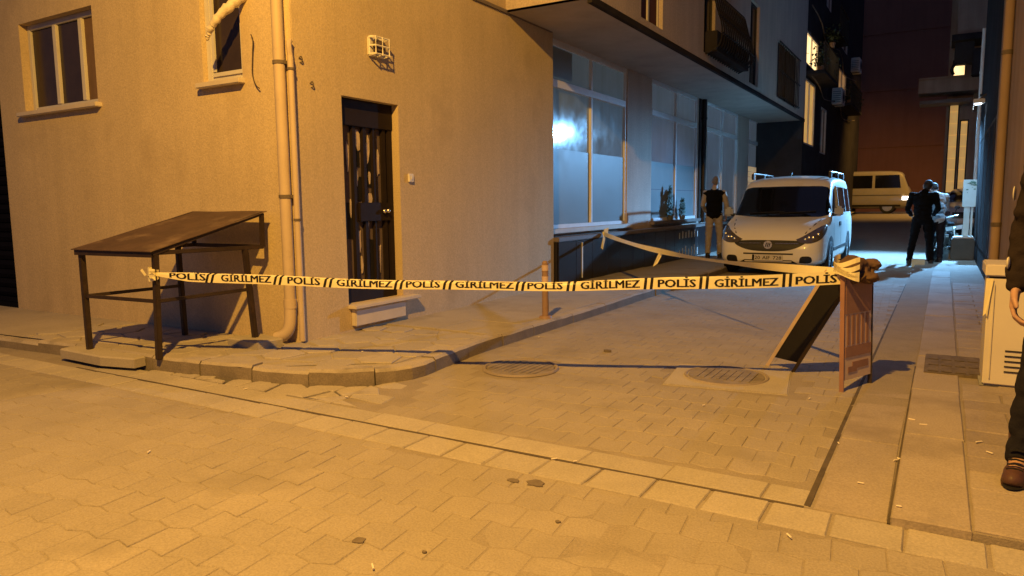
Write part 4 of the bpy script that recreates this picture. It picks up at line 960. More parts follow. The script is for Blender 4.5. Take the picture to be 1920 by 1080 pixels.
# ================================================================== THINGS AT THE FAR RIGHT
t = thing('concrete_block', (.4, 18.4, 0), 'dark mossy concrete block on the right pavement under the notice board', 'block')
MB().box((.17, 18.2, .03), (.6, 19.0, .5)).build('block', 'mossy', t, bevel=.02); MB().box((.2, 18.25, .5), (.58, 18.95, .53)).build('cap', 'stone', t, bevel=.008)
t = thing('concrete_step', (.04, 18.7, 0), 'pale bluish lit concrete step left of the dark block', 'step')
MB().box((-.1, 18.5, .0), (.165, 19.6, .26)).build('lower_step', 'concrete', t, bevel=.02); MB().box((.02, 18.9, .26), (.165, 19.6, .42)).build('upper_step', 'concrete', t, bevel=.015)
t = thing('notice_board', (.45, 18.8, .5), 'pale turquoise lit notice board on a thick white post', 'sign')
MB().box((.38, 18.7, .53), (.49, 18.85, 1.18)).build('post', 'board', t, bevel=.008); MB().box((.51, 18.72, .53), (.55, 18.8, 1.18)).build('rear_post', 'board', t)
MB().box((.34, 18.68, 1.17), (.59, 18.74, 1.76)).build('panel', 'board', t, bevel=.004)
for k in range(10):
    x = .37 + rng.uniform(0, .19); z = 1.42 + rng.uniform(0, .3); MB().box((x, 18.672, z), (x + rng.uniform(.02, .07), 18.679, z + rng.uniform(.008, .025))).build('print', 'greenp', t)
m = MB()
for k in range(26):
    a = k * .7; x = .50 + .012 * k ** .5 * math.cos(a) * .9; z = 1.68 + .01 * k ** .5 * math.sin(a); m.box((x, 18.6725, z), (x + .016, 18.6785, z + .012))
m.build('emblem', 'greenp', t)
t = thing('white_rail', (.15, 19.6, .5), 'white horizontal barrier rail left of the notice board', 'rail')
MB().beam((-.05, 19.7, .62), (.42, 19.5, .72), .05, .09).build('rail', 'white', t); MB().beam((-.04, 19.72, .26), (-.04, 19.72, .62), .04).build('post', 'white', t); MB().beam((.40, 19.5, .2), (.40, 19.5, .72), .04).build('post', 'white', t)
t = thing('carton', (-.36, 16.5, 0), 'small pale carton on the ground between the feet of the dark dressed man', 'box')
MB().box((-.50, 16.36, .005), (-.27, 16.55, .16)).build('box', 'board', t, bevel=.006); MB().box((-.50, 16.44, .161), (-.27, 16.47, .164)).build('packing_tape', 'tape', t)

# ================================================================== VEHICLES
def loft(stations, keyx=None, K=3):
    """stations: (y, [(x,z)...] half ring from bottom centre up to top centre), mirrored; returns MB"""
    m = MB(); n = None
    rings = []
    for y, half in stations:
        h = [V((a, 0, b)) for a, b in half]; ring = [V((p.x, y, p.z)) for p in h] + [V((-p.x, y, p.z)) for p in h[-2:0:-1]]; rings.append(ring)
    n = len(rings[0])
    for r_ in rings: m.v += r_
    for i in range(len(rings) - 1):
        for j in range(n): a, b = i * n + j, i * n + (j + 1) % n; m.f.append([a, b, b + n, a + n])
    m.f.append(list(range(n))[::-1]); m.f.append([(len(rings) - 1) * n + j for j in range(n)]); return m
def subsurf_mesh(mb, lev=2):
    me = mb.mesh('tmp', MT['vanp']); o = bpy.data.objects.new('tmp', me); COL.objects.link(o); md = o.modifiers.new('s', 'SUBSURF'); md.levels = lev; md.render_levels = lev
    m2 = bpy.data.meshes.new_from_object(o.evaluated_get(bpy.context.evaluated_depsgraph_get())); bpy.data.objects.remove(o); bpy.data.meshes.remove(me); m2.shade_smooth(); return m2
def drape(bvh, outline, mode, name, m, parent, off=.006, cell=.045, start=8, smooth=True, close=True):
    """lay a shape given as an outline onto a body: mode 'f' (x,z seen from the front), 's' (y,z seen from +x), 'n' from -x, 't' (x,y from above)"""
    if close: out = [V((p[0], p[1], 0)) for p in smooth_path([(*p, 0) for p in outline + outline[:1]], 3)][:-1]
    else: out = [V((p[0], p[1], 0)) for p in outline]
    bm = bmesh.new(); f = bm.faces.new([bm.verts.new(p) for p in out])
    for ax in (0, 1):
        lo = min(p[ax] for p in out); hi = max(p[ax] for p in out); k = int((hi - lo) / cell) + 1
        for i in range(1, k):
            co = V((0, 0, 0)); co[ax] = lo + (hi - lo) * i / k; no = V((0, 0, 0)); no[ax] = 1
            bmesh.ops.bisect_plane(bm, geom=bm.verts[:] + bm.edges[:] + bm.faces[:], plane_co=co, plane_no=no)
    bmesh.ops.triangulate(bm, faces=[f for f in bm.faces if len(f.verts) > 4])
    dirs = {'f': (lambda p: V((p.x, -start, p.y)), V((0, 1, 0))), 's': (lambda p: V((start, p.x, p.y)), V((-1, 0, 0))), 'n': (lambda p: V((-start, p.x, p.y)), V((1, 0, 0))), 't': (lambda p: V((p.x, p.y, start)), V((0, 0, -1)))}
    org, dr = dirs[mode]; bad = []
    for v in bm.verts:
        hit, nn, _, _ = bvh.ray_cast(org(v.co), dr)
        if hit is None: bad.append(v); continue
        if nn.dot(dr) > 0: nn = -nn
        v.co = hit + nn * off
    if bad: bmesh.ops.delete(bm, geom=bad, context='VERTS')
    bm.normal_update()
    fl = [f for f in bm.faces if f.normal.dot(dr) > 0]
    if fl: bmesh.ops.reverse_faces(bm, faces=fl)
    be = [e for e in bm.edges if len(e.link_faces) == 1]
    ex = bmesh.ops.extrude_edge_only(bm, edges=be)
    for v in [g_ for g_ in ex['geom'] if isinstance(g_, bmesh.types.BMVert)]: v.co += dr * (off + .006)
    me = bpy.data.meshes.new(name); bm.to_mesh(me); bm.free()
    if smooth: me.shade_smooth(); me.set_sharp_from_angle(angle=R(50))
    return mesh_obj(me, name, m, parent)
def wheel(parent, x, y, r_, wdt, side):
    m = MB(); prof = [(r_ * .64, -wdt / 2), (r_ * .9, -wdt / 2), (r_ * .985, -wdt * .38), (r_, 0), (r_ * .985, wdt * .38), (r_ * .9, wdt / 2), (r_ * .64, wdt / 2)]; N = 32
    for rr_, d in prof:
        for j in range(N): a = 2 * math.pi * j / N; m.v.append(V((x + d, y + rr_ * math.cos(a), r_ + rr_ * math.sin(a))))
    for i in range(len(prof)):
        for j in range(N): a, b = i * N + j, i * N + (j + 1) % N; c = ((i + 1) % len(prof)) * N; m.f.append([a, b, c + (j + 1) % N, c + j])
    wo = m.build('wheel', 'tyre', parent, smooth=True)
    rm = MB().disc((x + side * wdt * .2, y, r_), r_ * .645, .02, 28, 'x')
    for k in range(8):
        a = k * math.pi / 4; rm.beam((x + side * wdt * .36, y + r_ * .1 * math.cos(a), r_ + r_ * .1 * math.sin(a)), (x + side * wdt * .33, y + r_ * .6 * math.cos(a), r_ + r_ * .6 * math.sin(a)), r_ * .16, .03, (1, 0, 0))
    rm.disc((x + side * wdt * .36, y, r_), r_ * .16, .04, 14, 'x'); rm.build('rim', 'rim', wo)
    return wo
# ---- white van, local: front at y=0, rear y=4.4
VAN = local_thing('white_van', (-2.63, 13.2, 0), 'white high roofed van facing out of the alley, tape hanging before its bumper', 'van')
def sec(zb, wb, wm, zbelt, wbelt, zt, wt, crown=.015, r_=.08):
    return [(0, zb), (wb * .55, zb), (wb, zb + .01), (wm, zb + .10), (wm + .004, (zb + zbelt) / 2), (wm, zbelt - .10), (wbelt, zbelt), (wt + (wbelt - wt) * .45, zbelt + (zt - zbelt) * .5), (wt + .015, zt - r_), (wt - r_ * .7, zt - .012), (wt * .5, zt + crown * .6), (0, zt + crown)]
ST = [(0.0, sec(.30, .50, .56, .47, .54, .50, .48, .01, .02)), (.015, sec(.27, .62, .68, .50, .66, .56, .58, .01, .03)), (.06, sec(.23, .70, .77, .60, .755, .68, .66, .012, .04)),
      (.13, sec(.21, .76, .835, .68, .82, .775, .72, .02, .05)), (.26, sec(.20, .80, .88, .78, .865, .865, .76, .03, .06)), (.48, sec(.19, .83, .905, .88, .885, .945, .78, .035, .06)), (.75, sec(.19, .84, .912, .96, .89, 1.01, .79, .035, .05)),
      (.98, sec(.19, .84, .914, 1.02, .89, 1.065, .79, .03, .04)), (1.06, sec(.19, .84, .915, 1.03, .89, 1.12, .79, .025, .05)), (1.35, sec(.19, .84, .915, 1.05, .89, 1.39, .80, .03, .06)), (1.66, sec(.19, .84, .915, 1.06, .89, 1.655, .785, .03, .07)), (1.80, sec(.19, .84, .915, 1.06, .89, 1.735, .78, .03, .07)),
      (2.0, sec(.19, .84, .915, 1.06, .89, 1.785, .78, .035, .08)), (2.6, sec(.19, .84, .915, 1.06, .89, 1.82, .78, .04, .08)), (3.4, sec(.19, .84, .915, 1.06, .89, 1.825, .78, .04, .08)), (4.1, sec(.2, .84, .912, 1.06, .885, 1.81, .78, .04, .08)), (4.33, sec(.22, .83, .9, 1.06, .87, 1.77, .75, .03, .08)), (4.4, sec(.26, .78, .86, 1.05, .83, 1.68, .69, .02, .08)), (4.42, sec(.3, .7, .8, 1.02, .78, 1.6, .56, .01, .07))]
vb = subsurf_mesh(loft(ST), 2); body = mesh_obj(vb, 'body', 'vanp', VAN)
bm = bmesh.new(); bm.from_mesh(vb); bvh = BVHTree.FromBMesh(bm)
drape(bvh, [(-.83, 1.075), (-.4, 1.045), (0, 1.04), (.4, 1.045), (.83, 1.075), (.78, 1.38), (.735, 1.585), (.35, 1.61), (0, 1.615), (-.35, 1.61), (-.735, 1.585), (-.78, 1.38)], 'f', 'windscreen', 'vglass', VAN, .006)
for s_ in (1, -1):
    h = drape(bvh, [(s_ * .45, .665), (s_ * .55, .715), (s_ * .68, .80), (s_ * .78, .87), (s_ * .862, .91), (s_ * .885, .86), (s_ * .875, .75), (s_ * .82, .66), (s_ * .70, .605), (s_ * .55, .61)], 'f', 'headlight', 'lens', VAN, .008, .03)
    hit = lambda x, z: bvh.ray_cast(V((x, -4, z)), V((0, 1, 0)))[0]
    for x_, z_, r_ in ((.60, .672, .028), (.66, .70, .03), (.72, .70, .034), (.79, .755, .03)):
        p = hit(s_ * x_, z_); MB().ell(p + V((0, -.004, 0)), (r_, .014, r_), 7).build('reflector', 'chrome', h)
    drape(bvh, [(s_ * .52, .27), (s_ * .54, .36), (s_ * .60, .385), (s_ * .70, .375), (s_ * .72, .30), (s_ * .66, .265)], 'f', 'fog_lamp_recess', 'vblack', VAN, .006, .04)
    w_ = 's' if s_ > 0 else 'n'
    drape(bvh, [(1.32, 1.12), (2.2, 1.11), (2.22, 1.6), (2.02, 1.62), (1.75, 1.54)], w_, 'side_window', 'vglass', VAN, .006, .09, close=False)
    drape(bvh, [(2.32, 1.11), (3.2, 1.11), (3.2, 1.6), (2.32, 1.6)], w_, 'side_window', 'vglass', VAN, .006, .09, close=False)
    drape(bvh, [(3.32, 1.11), (4.05, 1.11), (3.98, 1.58), (3.32, 1.6)], w_, 'side_window', 'vglass', VAN, .006, .09, close=False)
    for yy in (1.24, 2.25, 3.26): drape(bvh, [(yy, .35), (yy + .012, .35), (yy + .012, 1.1), (yy, 1.1)], w_, 'door_seam', 'vblack', VAN, .002, .2, close=False)
    drape(bvh, [(1.98, .86), (2.16, .86), (2.16, .93), (1.98, .93)], w_, 'door_handle', 'vblack', VAN, .02, .06)
    drape(bvh, [(1.25, .42), (3.3, .42), (3.3, .48), (1.25, .48)], w_, 'side_moulding', 'vblack', VAN, .012, .2, close=False)
    for yc in (.86, 3.5):
        arch = [(yc + .40 * math.cos(a), .31 + .40 * math.sin(a)) for a in [math.pi * k / 14 for k in range(15)]]
        drape(bvh, [(yc + .40, .2)] + arch + [(yc - .40, .2)], w_, 'wheel_arch', 'vblack', VAN, .004, .08, close=False)
        wheel(VAN, s_ * .825, yc, .315, .20, s_)
    mr = MB().box((s_ * .99 - .075, 1.15, 1.055), (s_ * .99 + .075, 1.25, 1.235)).build('mirror', 'silver', VAN, bevel=.035, smooth=True)
    MB().box((s_ * .99 - .06, 1.245, 1.075), (s_ * .99 + .06, 1.256, 1.215)).build('mirror_glass', 'vglass', mr); MB().tube([(s_ * .86, 1.22, 1.08), (s_ * .97, 1.21, 1.09)], .03, 8).build('mirror_arm', 'vblack', mr)
    rr_ = MB().tube([(s_ * .72, 2.0, 1.89), (s_ * .725, 2.6, 1.9), (s_ * .725, 3.9, 1.895)], .018, 8).build('roof_rail', 'chrome', VAN)
    for yy in (2.0, 3.0, 3.9): MB().box((s_ * .72 - .025, yy - .06, 1.77), (s_ * .72 + .025, yy + .06, 1.89)).build('foot', 'vblack', rr_, bevel=.01)
g_ = drape(bvh, [(-.60, .635), (-.3, .65), (0, .652), (.3, .65), (.60, .635), (.56, .57), (.40, .50), (.18, .465), (-.18, .465), (-.40, .50), (-.56, .57)], 'f', 'grille', 'vblack', VAN, .007, .05)
h0 = hit(0, .565)
MB().tube([hit(x_, .60) + V((0, -.014, 0)) for x_ in (-.5, -.3, -.12)], .008, 6).build('chrome_bar', 'chrome', g_); MB().tube([hit(x_, .60) + V((0, -.014, 0)) for x_ in (.12, .3, .5)], .008, 6).build('chrome_bar', 'chrome', g_)
bd = MB().disc((0, h0.y - .018, .575), .072, .024, 28, 'y').build('badge', 'chrome', g_)
for x_ in (-.03, 0, .03): MB().beam((x_ - .01, h0.y - .035, .54), (x_ + .01, h0.y - .035, .61), .014, .006, (0, 1, 0)).build('badge_mark', 'vblack', g_)
drape(bvh, [(-.42, .405), (.42, .405), (.42, .43), (-.42, .43)], 'f', 'bumper_slot', 'vblack', VAN, .006, .08, close=False)
drape(bvh, [(-.5, .255), (.5, .255), (.40, .31), (-.40, .31)], 'f', 'lower_intake', 'vblack', VAN, .006, .06, close=False)
pl = MB().box((-.26, -.028, .295), (.26, -.012, .405)).build('number_plate', 'plate', VAN, bevel=.003)
for wd_, a_, b_ in (('20', -.215, -.125), ('AIF', -.085, .045), ('728', .095, .235)):
    vs_, fs_, x0, x1 = text_mesh(wd_, 1, .015); m = MB(); m.v = [V((a_ + (b_ - a_) * (v.x - x0) / (x1 - x0), -.0295 - v.z, .32 + v.y * .085)) for v in vs_]; m.f = fs_; m.build('lettering', 'ink', pl, fix=False, smooth=False)
MB().box((-.26, -.030, .30), (-.225, -.0285, .40)).build('blue_strip', 'navy', pl)
wp = lambda x_, z_: bvh.ray_cast(V((x_, -4, z_)), V((0, 1, 0)))[0] + V((0, -.02, .01))
for a, b in (((-.55, 1.105), (.08, 1.13)), ((.0, 1.10), (.62, 1.14))): MB().tube([wp(a[0] + (b[0] - a[0]) * k / 5, a[1] + (b[1] - a[1]) * k / 5) for k in range(6)], .009, 6).build('wiper', 'vblack', VAN)
MB().tube([(0, 2.05, 1.83), (0, 2.12, 1.9)], .008, 6).build('aerial', 'vblack', VAN)
for s_ in (1, -1): drape(bvh, [(s_ * .74, 1.0), (s_ * .76, 1.0), (s_ * .55, .70), (s_ * .53, .70)], 'f', 'bonnet_seam', 'vblack', VAN, .0015, .08, close=False)
bm.free()
# ---- generic far vehicles
def simple_car(name, loc, rotz, label, cat, stations, glass, paint, wheels, extra):
    t = local_thing(name, loc, label, cat, None, rotz); me = subsurf_mesh(loft(stations), 1); mesh_obj(me, 'body', paint, t)
    b = bmesh.new(); b.from_mesh(me); bv = BVHTree.FromBMesh(b)
    for mode, outl in glass: drape(bv, outl, mode, 'windscreen' if mode == 'f' else 'side_window', 'vglass', t, .008, .12, close=False)
    for x_, y_, r_ in wheels: wheel(t, x_, y_, r_, .2, 1 if x_ > 0 else -1)
    for mode, outl, nm, mm in extra: drape(bv, outl, mode, nm, mm, t, .012, .08, close=False)
    b.free(); return t
MS = [(0, sec(.36, .70, .80, .6, .78, .95, .72, .01, .03)), (.03, sec(.30, .78, .88, .9, .86, 1.12, .80, .02, .04)), (.12, sec(.25, .82, .92, 1.0, .90, 1.24, .82, .03, .04)), (.32, sec(.24, .82, .92, 1.08, .90, 1.84, .80, .03, .06)), (.42, sec(.24, .82, .92, 1.08, .9, 1.93, .80, .03, .07)), (.7, sec(.24, .82, .92, 1.08, .90, 1.99, .80, .04, .07)), (2, sec(.24, .82, .92, 1.08, .90, 2.0, .80, .04, .07)), (3.4, sec(.24, .82, .92, 1.08, .90, 2.0, .80, .04, .07)), (4.6, sec(.24, .82, .92, 1.08, .90, 1.98, .80, .04, .07)), (4.76, sec(.28, .8, .9, 1.06, .88, 1.9, .78, .03, .06)), (4.8, sec(.35, .76, .86, 1.0, .84, 1.8, .74, .02, .05))]
win_s = [('n', [(.42, 1.2), (1.5, 1.2), (1.5, 1.8), (.5, 1.8)]), ('n', [(1.62, 1.2), (3.1, 1.2), (3.1, 1.8), (1.62, 1.8)]), ('n', [(3.2, 1.2), (4.55, 1.2), (4.53, 1.8), (3.2, 1.8)])]
# the minibus shows its side to us and faces right: local -y is its front
simple_car('minibus', (-1.35, 39.2, .72), R(90), 'cream minibus with one bright headlight crossing the far end of the alley', 'minibus', MS,
           [('n', o_) for _, o_ in win_s] + [('s', o_) for _, o_ in win_s] + [('f', [(-.68, 1.25), (.68, 1.25), (.62, 1.75), (-.62, 1.75)])], 'cream', [(-.8, .95, .33), (.8, .95, .33), (-.8, 3.75, .33), (.8, 3.75, .33)],
           [('f', [(-.8, .62), (-.5, .62), (-.5, .82), (-.8, .82)], 'headlight', 'headlit'), ('f', [(.5, .62), (.8, .62), (.8, .82), (.5, .82)], 'headlight', 'headlit'), ('n', [(.1, .64), (.34, .64), (.34, .8), (.1, .8)], 'headlight', 'headlit'), ('n', [(.4, .34), (4.5, .34), (4.5, .42), (.4, .42)], 'side_moulding', 'vblack'), ('n', [(.4, .86), (4.6, .86), (4.6, .88), (.4, .88)], 'body_line', 'vblack')])
CS = [(0, sec(.32, .55, .62, .48, .6, .55, .52, .01, .03)), (.08, sec(.24, .7, .8, .6, .78, .72, .68, .02, .05)), (.35, sec(.2, .76, .86, .74, .84, .84, .74, .03, .05)), (1.0, sec(.2, .78, .87, .84, .85, .93, .76, .03, .04)), (1.3, sec(.2, .78, .87, .88, .85, 1.05, .7, .03, .06)), (1.9, sec(.2, .78, .87, .9, .85, 1.40, .6, .03, .08)), (2.8, sec(.2, .78, .87, .9, .85, 1.46, .6, .03, .08)), (3.5, sec(.2, .78, .87, .92, .85, 1.25, .62, .03, .08)), (4.1, sec(.22, .76, .85, .9, .82, .98, .7, .03, .05)), (4.3, sec(.3, .68, .76, .8, .72, .88, .6, .02, .05))]
simple_car('parked_car', (.62, 25.6, .27), R(-4), 'silver saloon car with dark windscreen parked beyond the motorcycle', 'car', CS, [('f', [(-.68, .99), (.68, .99), (.54, 1.38), (-.54, 1.38)]), ('s', [(1.5, .98), (2.3, .98), (2.3, 1.32), (1.95, 1.32)]), ('n', [(1.5, .98), (2.3, .98), (2.3, 1.32), (1.95, 1.32)])], 'silver', [(-.76, .85, .3), (.76, .85, .3), (-.76, 3.4, .3), (.76, 3.4, .3)],
           [('f', [(-.75, .6), (-.45, .58), (-.45, .7), (-.75, .74)], 'headlight', 'lens'), ('f', [(.45, .58), (.75, .6), (.75, .74), (.45, .7)], 'headlight', 'lens'), ('f', [(-.4, .5), (.4, .5), (.4, .68), (-.4, .68)], 'grille', 'vblack'), ('f', [(-.26, .36), (.26, .36), (.26, .46), (-.26, .46)], 'number_plate', 'plate')])
# ---- motorcycle seen from behind the men, front wheel turned to the right
MC = local_thing('motorcycle', (-.18, 17.7, 0), 'black motorcycle standing beyond the two men, chrome catching blue light', 'motorcycle', None, R(-14))
for yy in (0, 1.32):
    m = MB(); N = 28; r_ = .3
    for a in range(N):
        for b in range(8): th = 2 * math.pi * a / N; ph = 2 * math.pi * b / 8; rr_ = .265 + .042 * math.cos(ph); m.v.append(V((.05 * math.sin(ph), yy + rr_ * math.cos(th), .307 + rr_ * math.sin(th))))
    for a in range(N):
        for b in range(8): m.f.append([a * 8 + b, a * 8 + (b + 1) % 8, ((a + 1) % N) * 8 + (b + 1) % 8, ((a + 1) % N) * 8 + b])
    wo = m.build('wheel', 'tyre', MC, smooth=True); sp_ = MB()
    for k in range(12): a = k * math.pi / 6; sp_.tube([(0, yy, .307), (0, yy + .235 * math.cos(a), .307 + .235 * math.sin(a))], .006, 4)
    sp_.disc((0, yy, .307), .05, .14, 12, 'x'); sp_.build('spokes', 'chrome', wo)
MB().tube(smooth_path([(0, .25, .72), (0, .6, .78), (0, .95, .62), (0, 1.1, .4)], 4), .035, 8).tube([(0, .3, .7), (0, .55, .35), (0, 1.1, .38)], .03, 8).build('chassis', 'iron', MC)
MB().ell((0, .55, .83), (.14, .26, .11), 9).build('fuel_tank', 'vblack', MC); MB().ell((0, 1.05, .80), (.13, .36, .055), 9).build('seat', 'black', MC)
MB().box((-.13, .42, .33), (.13, .78, .62)).build('engine', 'rim', MC, bevel=.04)
for s_ in (-1, 1): MB().tube([(s_ * .09, 0, .307), (s_ * .09, .2, .85)], .022, 8).build('fork', 'chrome', MC); MB().tube([(s_ * .1, 1.3, .32), (s_ * .12, 1.15, .72)], .028, 8).build('shock_absorber', 'chrome', MC)
MB().tube(smooth_path([(-.38, .34, 1.0), (-.2, .22, .95), (0, .2, .93), (.2, .22, .95), (.38, .34, 1.0)], 4), .016, 8).build('handlebar', 'chrome', MC)
MB().ell((0, .08, .82), (.09, .07, .09), 8).build('headlight', 'lens', MC); MB().tube(smooth_path([(.14, .5, .3), (.17, .9, .28), (.18, 1.45, .36)], 4), .045, 10).build('exhaust', 'chrome', MC)
for s_ in (-1, 1): MB().tube([(s_ * .3, .3, .98), (s_ * .36, .26, 1.14)], .007, 6).ell((s_ * .37, .26, 1.17), (.055, .015, .035), 7).build('mirror', 'vblack', MC)
MB().tube([(-.1, .85, .3), (-.26, .9, .03)], .014, 6).build('side_stand', 'iron', MC); MB().box((-.1, 1.62, .42), (.1, 1.635, .56)).build('number_plate', 'plate', MC)

# ================================================================== PEOPLE
def person(loc, rotz, label, J, cloth, hairm, voxel=.010, shoe='shoe', hands='', vest=False, hair='short', finger=False, group=None):
    """J: joint overrides; local frame: the person looks along +y, right hand at +x"""
    D = dict(aL=(-.10, 0, .09), aR=(.10, 0, .09), kL=(-.095, .02, .49), kR=(.095, .02, .49), hL=(-.09, 0, .93), hR=(.09, 0, .93), pelvis=(0, 0, .97), chest=(0, 0, 1.27), sL=(-.185, 0, 1.43), sR=(.185, 0, 1.43),
             eL=(-.25, -.02, 1.14), eR=(.25, -.02, 1.14), wL=(-.26, .06, .88), wR=(.26, .06, .88), neck=(0, -.005, 1.48), head=(0, .02, 1.64))
    D.update(J); D = {k: V(v) for k, v in D.items()}
    t = local_thing('person', loc, label, 'person', group, rotz)
    hd = D['head']; ax = (hd - D['neck']).normalized(); q = V((0, 0, 1)).rotation_difference(ax).to_matrix()
    hp = lambda x, y, z: hd + q @ V((x, y, z))
    b = MB()
    b.ell(hd + q @ V((0, -.012, .02)), (.075, .093, .10), 9, q).ell(hp(0, .02, -.05), (.058, .068, .07), 8, q).cap(D['neck'] - ax * .05, hd - ax * .05, .06, .055)
    b.ell(hp(0, .088, -.012), (.014, .022, .022), 6, q).cap(hp(0, .078, .02), hp(0, .096, -.014), .008, .011).ell(hp(0, .078, -.055), (.024, .014, .010), 6, q).ell(hp(0, .07, .03), (.05, .02, .012), 6, q)
    for s_ in (-1, 1): b.ell(hp(s_ * .077, -.005, -.005), (.012, .024, .033), 6, q)
    b.ell(D['chest'], (.15, .10, .2), 9).ell((D['pelvis'] + D['chest']) / 2, (.13, .09, .2), 9).ell(D['pelvis'], (.14, .10, .12), 9)
    for s_ in 'LR':
        b.cap(D['chest'] + V((0, 0, .12)), D['s' + s_], .07, .055).cap(D['s' + s_], D['e' + s_], .047, .037).cap(D['e' + s_], D['w' + s_], .036, .026)
        b.cap(D['h' + s_], D['k' + s_], .075, .05).cap(D['k' + s_] - V((0, .005, .06)), D['a' + s_], .05, .036).cap(D['a' + s_], D['a' + s_] + V((0, .13, -.05)), .04, .03)
        w_, e_ = D['w' + s_], D['e' + s_]; d_ = (w_ - e_).normalized(); sd = -1 if s_ == 'L' else 1; fwd = V((0, 1, 0)); fwd = (fwd - d_ * fwd.dot(d_)).normalized(); out = d_.cross(fwd) * 1.0
        if out.x * sd < 0: out = -out
        # palm flat plane spanned by d_ and fwd, thickness along out
        pc = w_ + d_ * .055
        for k in range(4): b.cap(w_ + d_ * .01 + fwd * (.018 - k * .012), w_ + d_ * .088 + fwd * (.032 - k * .021), .017, .0125)
        for k, L_ in enumerate((.072, .08, .075, .058)):
            p0 = w_ + d_ * .09 + fwd * (.033 - k * .0215); p1 = p0 + d_ * L_ * .5 - out * .012; p2 = p1 + d_ * L_ * .33 - out * .028; p3 = p2 + d_ * L_ * .1 - out * .026
            for a_, c_, r0, r1 in ((p0, p1, .0105, .0098), (p1, p2, .0098, .0088), (p2, p3, .0088, .0078)): b.cap(a_, c_, r0, r1)
        t0 = w_ + d_ * .025 + fwd * .024; t1 = t0 + d_ * .035 + fwd * .028 - out * .008; t2 = t1 + d_ * .032 + fwd * .008 - out * .012
        b.cap(t0, t1, .0165, .0125).cap(t1, t2, .0125, .010)
    body_ = mesh_obj(remesh(b, voxel if not finger else .0055, 3), 'body', 'skin', t)
    for s_ in (-1, 1): MB().ell(hp(s_ * .031, .077, .012), (.0115, .010, .0085), 6, q).build('eye', 'vblack', t)
    # hair cap
    h = MB().ell(hp(0, -.022, .035), (.081, .094, .094), 9, q)
    if hair == 'short': h.ell(hp(0, -.045, -.01), (.074, .066, .075), 8, q)
    mesh_obj(remesh(h, .009, 3, .004, 40), 'hair', hairm, t)
    up_, lo_, sl_ = cloth
    def torso(g, grow=0.):
        g.ell(D['chest'] + V((0, 0, .04)), (.178 + grow, .118 + grow, .21), 10).ell((D['pelvis'] + D['chest']) / 2, (.165 + grow, .118 + grow, .22), 10).ell(D['pelvis'] + V((0, 0, -.02)), (.168 + grow, .122 + grow, .12), 10)
        for s_ in 'LR': g.cap(D['chest'] + V((0, -.01, .14)), D['s' + s_] - V((0, 0, .015)), .085 + grow * .6, .062 + grow * .6)
        g.cap(D['neck'] - ax * .03, D['neck'] + ax * .025, .078, .068); return g
    def sleeves(g):
        for s_ in 'LR':
            g.cap(D['s' + s_], D['e' + s_], .066, .055).cap(D['e' + s_], D['w' + s_].lerp(D['e' + s_], .08), .055, .044)
        return g
    if vest:
        mesh_obj(remesh(sleeves(torso(MB())), voxel, 3, .006), 'shirt', sl_, t); mesh_obj(remesh(torso(MB(), .014), voxel, 4, .006), 'vest', up_, t)
    else:
        mesh_obj(remesh(sleeves(torso(MB(), .006)), voxel, 3, .013, 13), 'jacket', up_, t)
    g = MB().ell(D['pelvis'] + V((0, 0, -.03)), (.163, .118, .12), 10)
    for s_ in 'LR': g.cap(D['h' + s_], D['k' + s_], .098, .072).cap(D['k' + s_], D['a' + s_] + V((0, -.005, .015)), .07, .058)
    mesh_obj(remesh(g, voxel, 3, .012, 11), 'trousers', lo_, t)
    for s_ in 'LR':
        a_ = D['a' + s_]; g = MB().ell(a_ + V((0, .06, -.045)), (.05, .14, .04), 8).ell(a_ + V((0, .13, -.055)), (.048, .07, .033), 8).cap(a_ + V((0, -.01, -.03)), a_ + V((0, -.01, .17 if shoe == 'boot' else .03)), .05, .05)
        g.box(a_ + V((-.045, -.075, -.09)), a_ + V((.045, .16, -.066))); sh = mesh_obj(remesh(g, .008, 3), shoe_name(shoe), shoe, t)
        if shoe == 'boot':
            MB().ell(a_ + V((0, .055, -.082)), (.056, .155, .014), 9).build('sole', 'vblack', sh)
            for k in range(5): MB().tube([a_ + V((-.03, .055 + .016 * k - .0, .05 - .017 * k)), a_ + V((0, .066 + .016 * k, .058 - .017 * k)), a_ + V((.03, .055 + .016 * k + .008, .05 - .017 * k))], .0045, 5).build('lace', 'vblack', sh)
    return t, D
def shoe_name(s): return 'boot' if s == 'boot' else 'shoe'
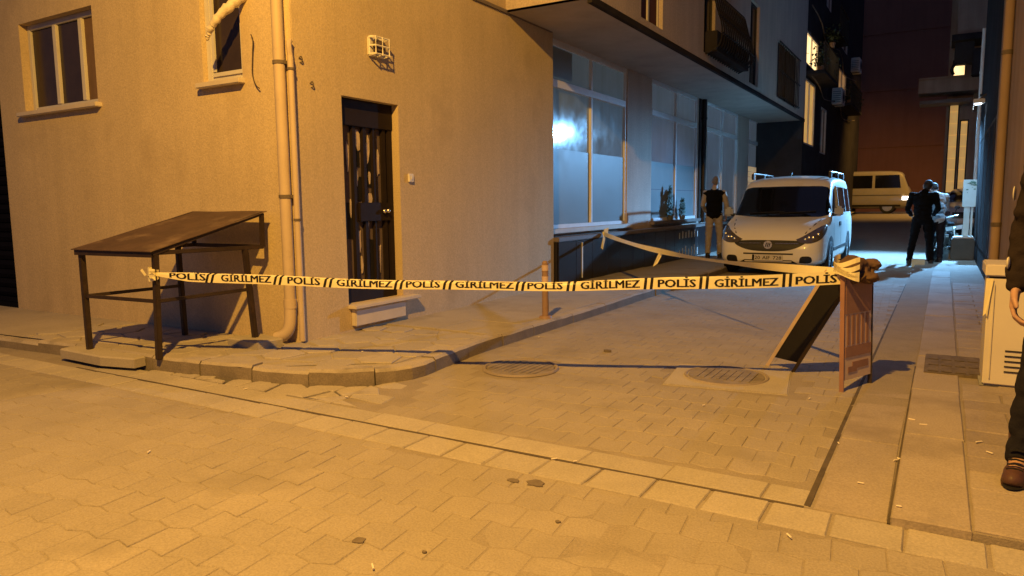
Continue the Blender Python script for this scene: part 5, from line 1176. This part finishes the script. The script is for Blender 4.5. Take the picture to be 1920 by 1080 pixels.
person((-4.32, 15.9, .11), R(12), 'grey haired man in black vest and beige trousers standing back turned beside the van', dict(hd=(0, 0, 0), head=(.02, .05, 1.655), neck=(0, .0, 1.5), eL=(-.25, .03, 1.16), wL=(-.2, .22, 1.02), eR=(.26, 0, 1.15), wR=(.25, .14, .93), aL=(-.12, 0, .09), aR=(.13, .04, .09), kL=(-.11, .03, .49), kR=(.12, .05, .49)), ('black', 'beige', 'beige'), 'hair', .011, vest=True)
person((-.36, 16.75, 0), R(2), 'man in black jacket and dark trousers standing with his back turned beside the motorcycle', dict(head=(.06, .09, 1.60), neck=(.02, .05, 1.47), sL=(-.2, .03, 1.43), sR=(.2, .03, 1.43), eL=(-.27, .10, 1.15), wL=(-.2, .32, 1.02), eR=(.27, .12, 1.16), wR=(.2, .34, 1.03), aL=(-.2, 0, .09), aR=(.19, .02, .09), kL=(-.15, .03, .49), kR=(.14, .03, .49), chest=(0, .03, 1.27)), ('black', 'black', 'black'), 'hairb', .011)
person((-.12, 17.45, 0), R(20), 'man in pale blue shirt bending to the motorcycle, half hidden by man in black', dict(head=(.0, .24, 1.56), neck=(0, .12, 1.44), chest=(0, .08, 1.25), sL=(-.19, .10, 1.40), sR=(.19, .1, 1.40), eL=(-.25, .26, 1.16), wL=(-.2, .48, 1.0), eR=(.26, .26, 1.16), wR=(.22, .5, 1.02)), ('shirt', 'navyc', 'shirt'), 'hairb', .011)
t, D = person((.575, 3.93, .048), R(168), 'policeman in dark uniform and brown boots with one hand hanging beside cream cabinet', dict(sR=(.21, 0, 1.44), eR=(.265, -.02, 1.13), wR=(.27, .07, .87), sL=(-.21, 0, 1.44), aR=(.215, .05, .09), kR=(.17, .06, .49), hR=(.10, 0, .93), aL=(-.14, -.05, .09)), ('uniform', 'navyc', 'uniform'), 'hairb', .009, shoe='boot', finger=True)
MB().ell((.31, 0, 1.30), (.006, .03, .035), 7).build('arm_badge', 'patch', t); MB().ell((.305, .075, .99), (.008, .022, .028), 7).build('cuff_badge', 'patch', t)
